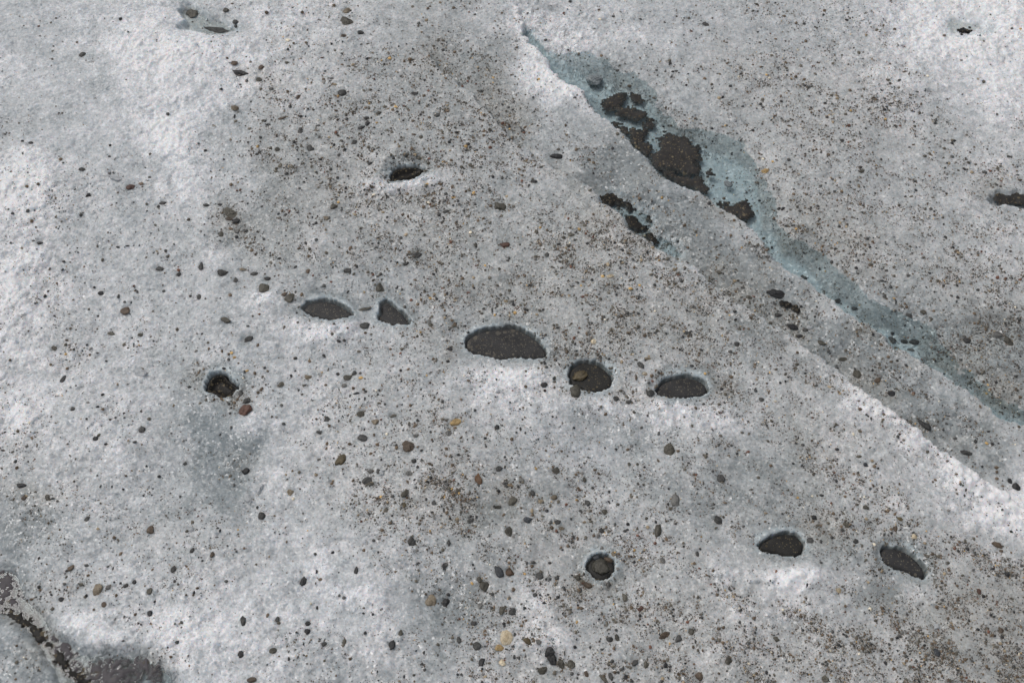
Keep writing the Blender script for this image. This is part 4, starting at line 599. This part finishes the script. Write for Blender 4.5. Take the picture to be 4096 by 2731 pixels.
HAND = [(2025, 2550, 'largest cream white quartz stone, near the bottom edge'), (1821, 1686, 'bright golden ochre stone alone on grey ice below the largest pool'), (979, 1636, 'rusty orange stone under the ragged black hole'),
        (2018, 977, 'dark red stone on open ice above the largest pool'), (2199, 2603, 'upper one of two black stones stacked near the bottom edge'), (2208, 2633, 'lower one of two black stones stacked near the bottom edge'),
        (1914, 1912, 'rust brown oval stone standing on end, below the bright ochre stone'), (1364, 1835, 'mustard brown long stone tilted on grey ice, below the bright ochre stone'), (1630, 1783, 'chunky brown stone left of the bright ochre stone'),
        (2320, 1501, 'brown stone lying in the rounded pool'), (918, 848, 'lumpy olive stone among black grit left of the small square ended hole'), (2226, 622, 'jagged black stone on the bank between the stream and the small square ended hole'),
        (959, 287, 'flat black wedge shaped stone below the top left puddle'), (2303, 1563, 'grey brown stone jutting from the lower left rim of the pool holding a brown stone'), (2676, 1795, 'dark olive cobble lying alone below the half moon pool'),
        (2702, 1995, 'grey oval stone left of the pair of dark cobbles'), (3062, 682, 'ochre stone at the far side of the stream'), (3103, 1170, 'big black stone on the wet slope below the stream'), (249, 1519, 'thin upright black chip at the far left'),
        (390, 2357, 'big tan stone at lower left'), (600, 2115, 'chipped brown stone left of the middle of the bottom half'), (1723, 2397, 'square tan stone half melted into slush beside a black stone'), (1781, 2408, 'black stone right of the square tan stone'),
        (1994, 2283, 'slate blue bean shaped stone beside a rust brown stone'), (2037, 2285, 'rust brown stone right of the slate blue bean shaped stone'), (1939, 2342, 'olive round stone below the slate blue bean shaped stone'), (2632, 2122, 'long olive stone standing upright with a black chip on top'),
        (2885, 1908, 'upper of two dark grey cobbles at the lower right of the middle'), (2874, 2078, 'lower of two dark grey cobbles, above the teardrop pool level'), (1055, 1149, 'olive brown block at the edge of a white lump left of the eye shaped pool'), (1520, 1145, 'olive round cobble just above the fin shaped pool'),
        (2658, 2538, 'flat brown slab lying aslant right of the bottom middle'), (866, 116, 'long dark rock along the lower edge of the top left puddle'), (766, 48, 'knobbly olive rock at the left of the top left puddle'), (1381, 79, 'olive rock under a tan stone at the top edge'), (1387, 40, 'tan stone at the top edge leaning on an olive rock'),
        (2001, 820, 'olive stone right of the small square ended hole'), (2008, 2588, 'golden tan stone tucked against the big cream stone'), (2008, 2647, 'small cream stone below the golden tan stone'), (1927, 2645, 'glossy black stone with a pale glint near the bottom edge'),
        (2405, 2262, 'broken brown stone filling the stone choked hole'), (2384, 2229, 'slate blue stone at the top of the stone choked hole'), (2352, 2339, 'flat brown stone below the stone choked hole'), (1240, 588, 'round dark cobble among gravel left of the small square ended hole')]
CNAME = {'k': 'black', 'd': 'dark grey', 's': 'slate blue', 'g': 'pale grey', 'o': 'olive grey', 'b': 'brown', 'r': 'red brown', 'r2': 'rust brown', 't': 'tan', 'y': 'ochre', 'y2': 'mustard brown', 'w': 'cream'}
used = set()
for hx, hy, lab in HAND:
    c = sorted(BIG, key=lambda p: math.hypot(p['u'] - hx, p['v'] - hy))
    for p in c[:2]:
        if id(p) not in used and math.hypot(p['u'] - hx, p['v'] - hy) < 40:
            p['label'] = lab; used.add(id(p)); break
buckets = {}
for i, p in enumerate(BIG):
    p['big'] = p['w'] * p['h'] > 900
    if 'label' in p: continue
    L = sorted((math.hypot(p['u'] - x, p['v'] - y), n, x, y) for x, y, n in LAND)
    L = [l for l in L if l[0] > 45] or L
    dist, n, x, y = L[0]; du, dv = p['u'] - x, p['v'] - y
    ver = 'above' if dv < 0 else 'below'; hor = 'left of' if du < 0 else 'right of'
    if abs(du) > 2.2 * abs(dv): rel = hor
    elif abs(dv) > 2.2 * abs(du): rel = ver
    else: rel = ver + ' ' + hor
    asp = max(p['w'], p['h']) / min(p['w'], p['h'])
    shape = 'slender' if asp > 1.75 else ('oblong' if asp > 1.35 else 'blocky')
    noun = 'stone' if p['big'] else 'pebble'
    buckets.setdefault((shape, CNAME[p['c']], noun, rel, n), []).append((dist, p))
ORD = ['nearest', 'second nearest', 'third nearest', 'fourth nearest', 'fifth nearest', 'sixth nearest', 'seventh nearest', 'eighth nearest']
for (shape, cn, noun, rel, n), L in buckets.items():
    L.sort(key=lambda t: t[0])
    for j, (dist, p) in enumerate(L):
        p['label'] = (f'{shape} {cn} {noun} {rel} {n}' if len(L) == 1 else f'{shape} {cn} {noun} {rel} {n}, {ORD[min(j, 7)]}')
for i, p in enumerate(BIG):
    s = p['s']; w_ = p['w'] * s * 1.10; d_ = p['h'] * s / math.sin(math.radians(58)) * 1.05; h_ = .48 * min(w_, d_)
    sub = 4 if p['w'] > 45 else 3
    ang = -R(p['a'])
    v, f = rock(500 + i, w_, d_, h_, sub, .95 if i % 4 else .6)
    me = raw_mesh('stone', v, f, i % 4 == 0)
    big = p['big']
    o = obj('stone' if big else 'pebble', me, STONE[p['c']])
    z = p['z'] - h_ * .10
    if p.get('in_hole'):
        hz_ = HOLES[4][4] if p['u'] < 2390 and p['v'] < 1700 else HOLES[7][4]
        z = hz_ - .003 - h_ * .12
        x, y = unproject(p['u'], p['v'], hz_ - .002); p['x'], p['y'] = float(x), float(y)
    o.location = (p['x'], p['y'], z); o.rotation_euler = (random.uniform(-.15, .15), random.uniform(-.15, .15), ang)
    tag(o, p['label'], 'stone' if big else 'pebble', 'stones and pebbles strewn over the ice')

# ------------------------------------------------------------------ build: loose ice lumps
ICE_LUMPS = [('02', 640, 560, 120, 86, 15, 'clear ice lump with a layered side, lying in the head of the stream'), ('02', 1550, 1282, 66, 50, 10, 'clear ice lump in the slush right of the largest silt bank'), ('20', 1688, 308, 52, 84, -25, 'long white ice splinter in the lower left, beside a wider flake'),
             ('20', 1765, 238, 50, 68, 20, 'wide white ice flake just above the long ice splinter'), ('20', 1297, 515, 42, 36, 0, 'small bright ice lump left of the middle of the bottom half'), ('10', 955, 1005, 92, 52, 5, 'clear crystal cluster left of the ragged black hole'),
             ('00', 790, 1212, 78, 38, 0, 'white ice lump right above the red brown stone at upper left'), ('21', 897, 128, 34, 32, 0, 'glassy ice lump hugging a dark pebble below the bright ochre stone'), ('23', 1285, 1175, 44, 38, 0, 'small white ice lump on the lower right slope'),
             ('13', 415, 690, 40, 26, 0, 'glinting ice lump beside the black stones on the wet slope')]
kI = NT('loose_ice'); pI = kI.n('ShaderNodeTexCoord').outputs['Object']
bI = kI.ramp(kI.noise(pI, 120, 4, .6), [(.3, (.50, .53, .54)), (.7, (.80, .81, .82))])
bpI = kI.n('ShaderNodeBump', i_Strength=.6, i_Distance=.004); kI.t.links.new(kI.noise(pI, 200, 3, .6), bpI.inputs['Height'])
sI = kI.n('ShaderNodeBsdfPrincipled', i_Base_Color=bI, i_Roughness=.18, i_IOR=1.31); sI.inputs['Transmission Weight'].default_value = .35; kI.t.links.new(bpI.outputs[0], sI.inputs['Normal'])
M_LUMP = kI.done(sI.outputs[0])
kC = NT('clear_ice'); pC = kC.n('ShaderNodeTexCoord').outputs['Object']
bC = kC.ramp(kC.noise(pC, 150, 3, .6, 1.5), [(.35, (.16, .18, .185)), (.65, (.42, .46, .47))])
sC = kC.n('ShaderNodeBsdfPrincipled', i_Base_Color=bC, i_Roughness=.15, i_IOR=1.31); sC.inputs['Transmission Weight'].default_value = .3
M_CLEAR = kC.done(sC.outputs[0])
for i, (t, x, y, ww, hh, an, lab) in enumerate(ICE_LUMPS):
    u = T0[t][0] + x / K; v = T0[t][1] + y / K; s = scale_at(v); gx, gy, gz = land(u, v, .004)
    w_, d_ = ww / K * s, hh / K * s / .85
    vv, f = rock(900 + i, w_, d_, .6 * min(w_, d_), 4, .8)
    o = obj('ice_lump', raw_mesh('ice_lump', vv, f, False), M_CLEAR if i < 2 else M_LUMP); z = float(gz[0])
    if i < 2: z = Z_STREAM + .001
    o.location = (float(gx[0]), float(gy[0]), z + (-.08 if i < 2 else .12) * min(w_, d_)); o.rotation_euler = (0, 0, -R(an))
    tag(o, lab, 'ice lump', 'loose lumps of ice')

# ------------------------------------------------------------------ build: sand and grit, tens of thousands of grains
N = 1500000
gu = rng.uniform(-260, 4356, N); gv = rng.uniform(-160, 2900, N)
gx, gy = unproject(gu, gv, 0.0)
den = (bilin(DIRT, gu + (fbm(gx, gy, 9, 4, 80) - .5) * 300, gv + (fbm(gx, gy, 9, 4, 84) - .5) * 220) / 9) ** 1.75 * 1.12
den = den * np.clip(2.6 * (fbm(gx * .77 - gy * .64, (gx * .64 + gy * .77) * 3.0, 11, 4, 70) - .27), .12, 1.6) * np.clip(2.4 * (fbm(gx, gy, 70, 2, 75) - .22), .2, 1.8) + .11 * spots(DARKGRIT, gu, gv) * np.clip(3.0 * (fbm(gx, gy, 40, 3, 71) - .36), 0, 2)
den *= 1 - .75 * np.clip(spots(WHITE, gu, gv), 0, 1)
inw = np.zeros(N, bool)
for P in HP: inw |= poly_sd(P, gu, gv) < 3
qs = poly_sd(STREAM, gu, gv); den = np.where(qs < 0, den * .45, den)
keep = (rng.random(N) < den * .75) & ~inw
gu, gv = gu[keep], gv[keep]; n = len(gu)
size = 3.6 + 3.0 * rng.pareto(2.6, n); size = np.minimum(size, 17)
size *= np.where(rng.random(n) < .35, .72, 1)
asp = rng.uniform(.6, 1.0, n); rot = rng.uniform(0, math.pi, n)
PALE = {'k': (.020, .020, .020), 'd': (.05, .05, .047), 's': (.04, .045, .05), 'g': (.16, .155, .145), 'o': (.085, .076, .058), 'b': (.10, .072, .046), 'r': (.12, .055, .035), 'r2': (.12, .06, .03), 't': (.24, .19, .125), 'y': (.40, .26, .10), 'y2': (.12, .09, .045), 'w': (.6, .54, .42)}
keys = list('kdgobrtyw'); cw = np.array([.10, .20, .06, .34, .22, .02, .04, .012, .008]); cw /= cw.sum()
ck = rng.choice(len(keys), n, p=cw); gcol = np.array([PALE[k_] for k_ in keys])[ck]
gu = np.append(gu, [p['u'] for p in SMALL]); gv = np.append(gv, [p['v'] for p in SMALL])
sw = np.append(size, [p['w'] for p in SMALL]); sh_ = np.append(size * asp, [p['h'] * 1.15 for p in SMALL]); rot = np.append(rot, [-R(p['a']) for p in SMALL])
gcol = np.vstack([gcol, [PALE[p['c']] for p in SMALL]]); n = len(gu)
gcol = gcol * rng.uniform(.9, 2.1, (n, 1))
gx, gy, gz = land(gu, gv)
ms = scale_at(gv); a_ = sw * ms / 2; b_ = sh_ * ms / 2; c_ = np.minimum(a_, b_) * .75
v0, f0 = ICO[1]
loc = np.repeat(v0[None], n, 0) * (1 + rng.uniform(-.28, .22, (n, len(v0), 1)))
loc *= np.stack([a_, b_, c_], -1)[:, None]
cr, sr = np.cos(rot)[:, None], np.sin(rot)[:, None]
px = loc[..., 0] * cr - loc[..., 1] * sr + gx[:, None]; py = loc[..., 0] * sr + loc[..., 1] * cr + gy[:, None]; pz = loc[..., 2] + (gz + c_ * .15)[:, None]
verts = np.stack([px, py, pz], -1).reshape(-1, 3); faces = (f0[None] + (np.arange(n) * len(v0))[:, None, None]).reshape(-1, 3)
gme = raw_mesh('gravel', verts, faces, False)
at = gme.attributes.new('grain_colour', 'FLOAT_COLOR', 'POINT')
at.data.foreach_set('color', np.concatenate([np.repeat(gcol, len(v0), 0), np.ones((n * len(v0), 1))], 1).astype(np.float32).ravel())
k = NT('grit'); ga = k.n('ShaderNodeAttribute', attribute_name='grain_colour')
gb = k.n('ShaderNodeBsdfPrincipled', i_Base_Color=ga.outputs['Color'], i_Roughness=.5)
tag(obj('gravel', gme, k.done(gb.outputs[0])), 'fine brown and black grit scattered over the ice', 'gravel', kind='stuff')
print('grains', n, 'ground verts', H.size)
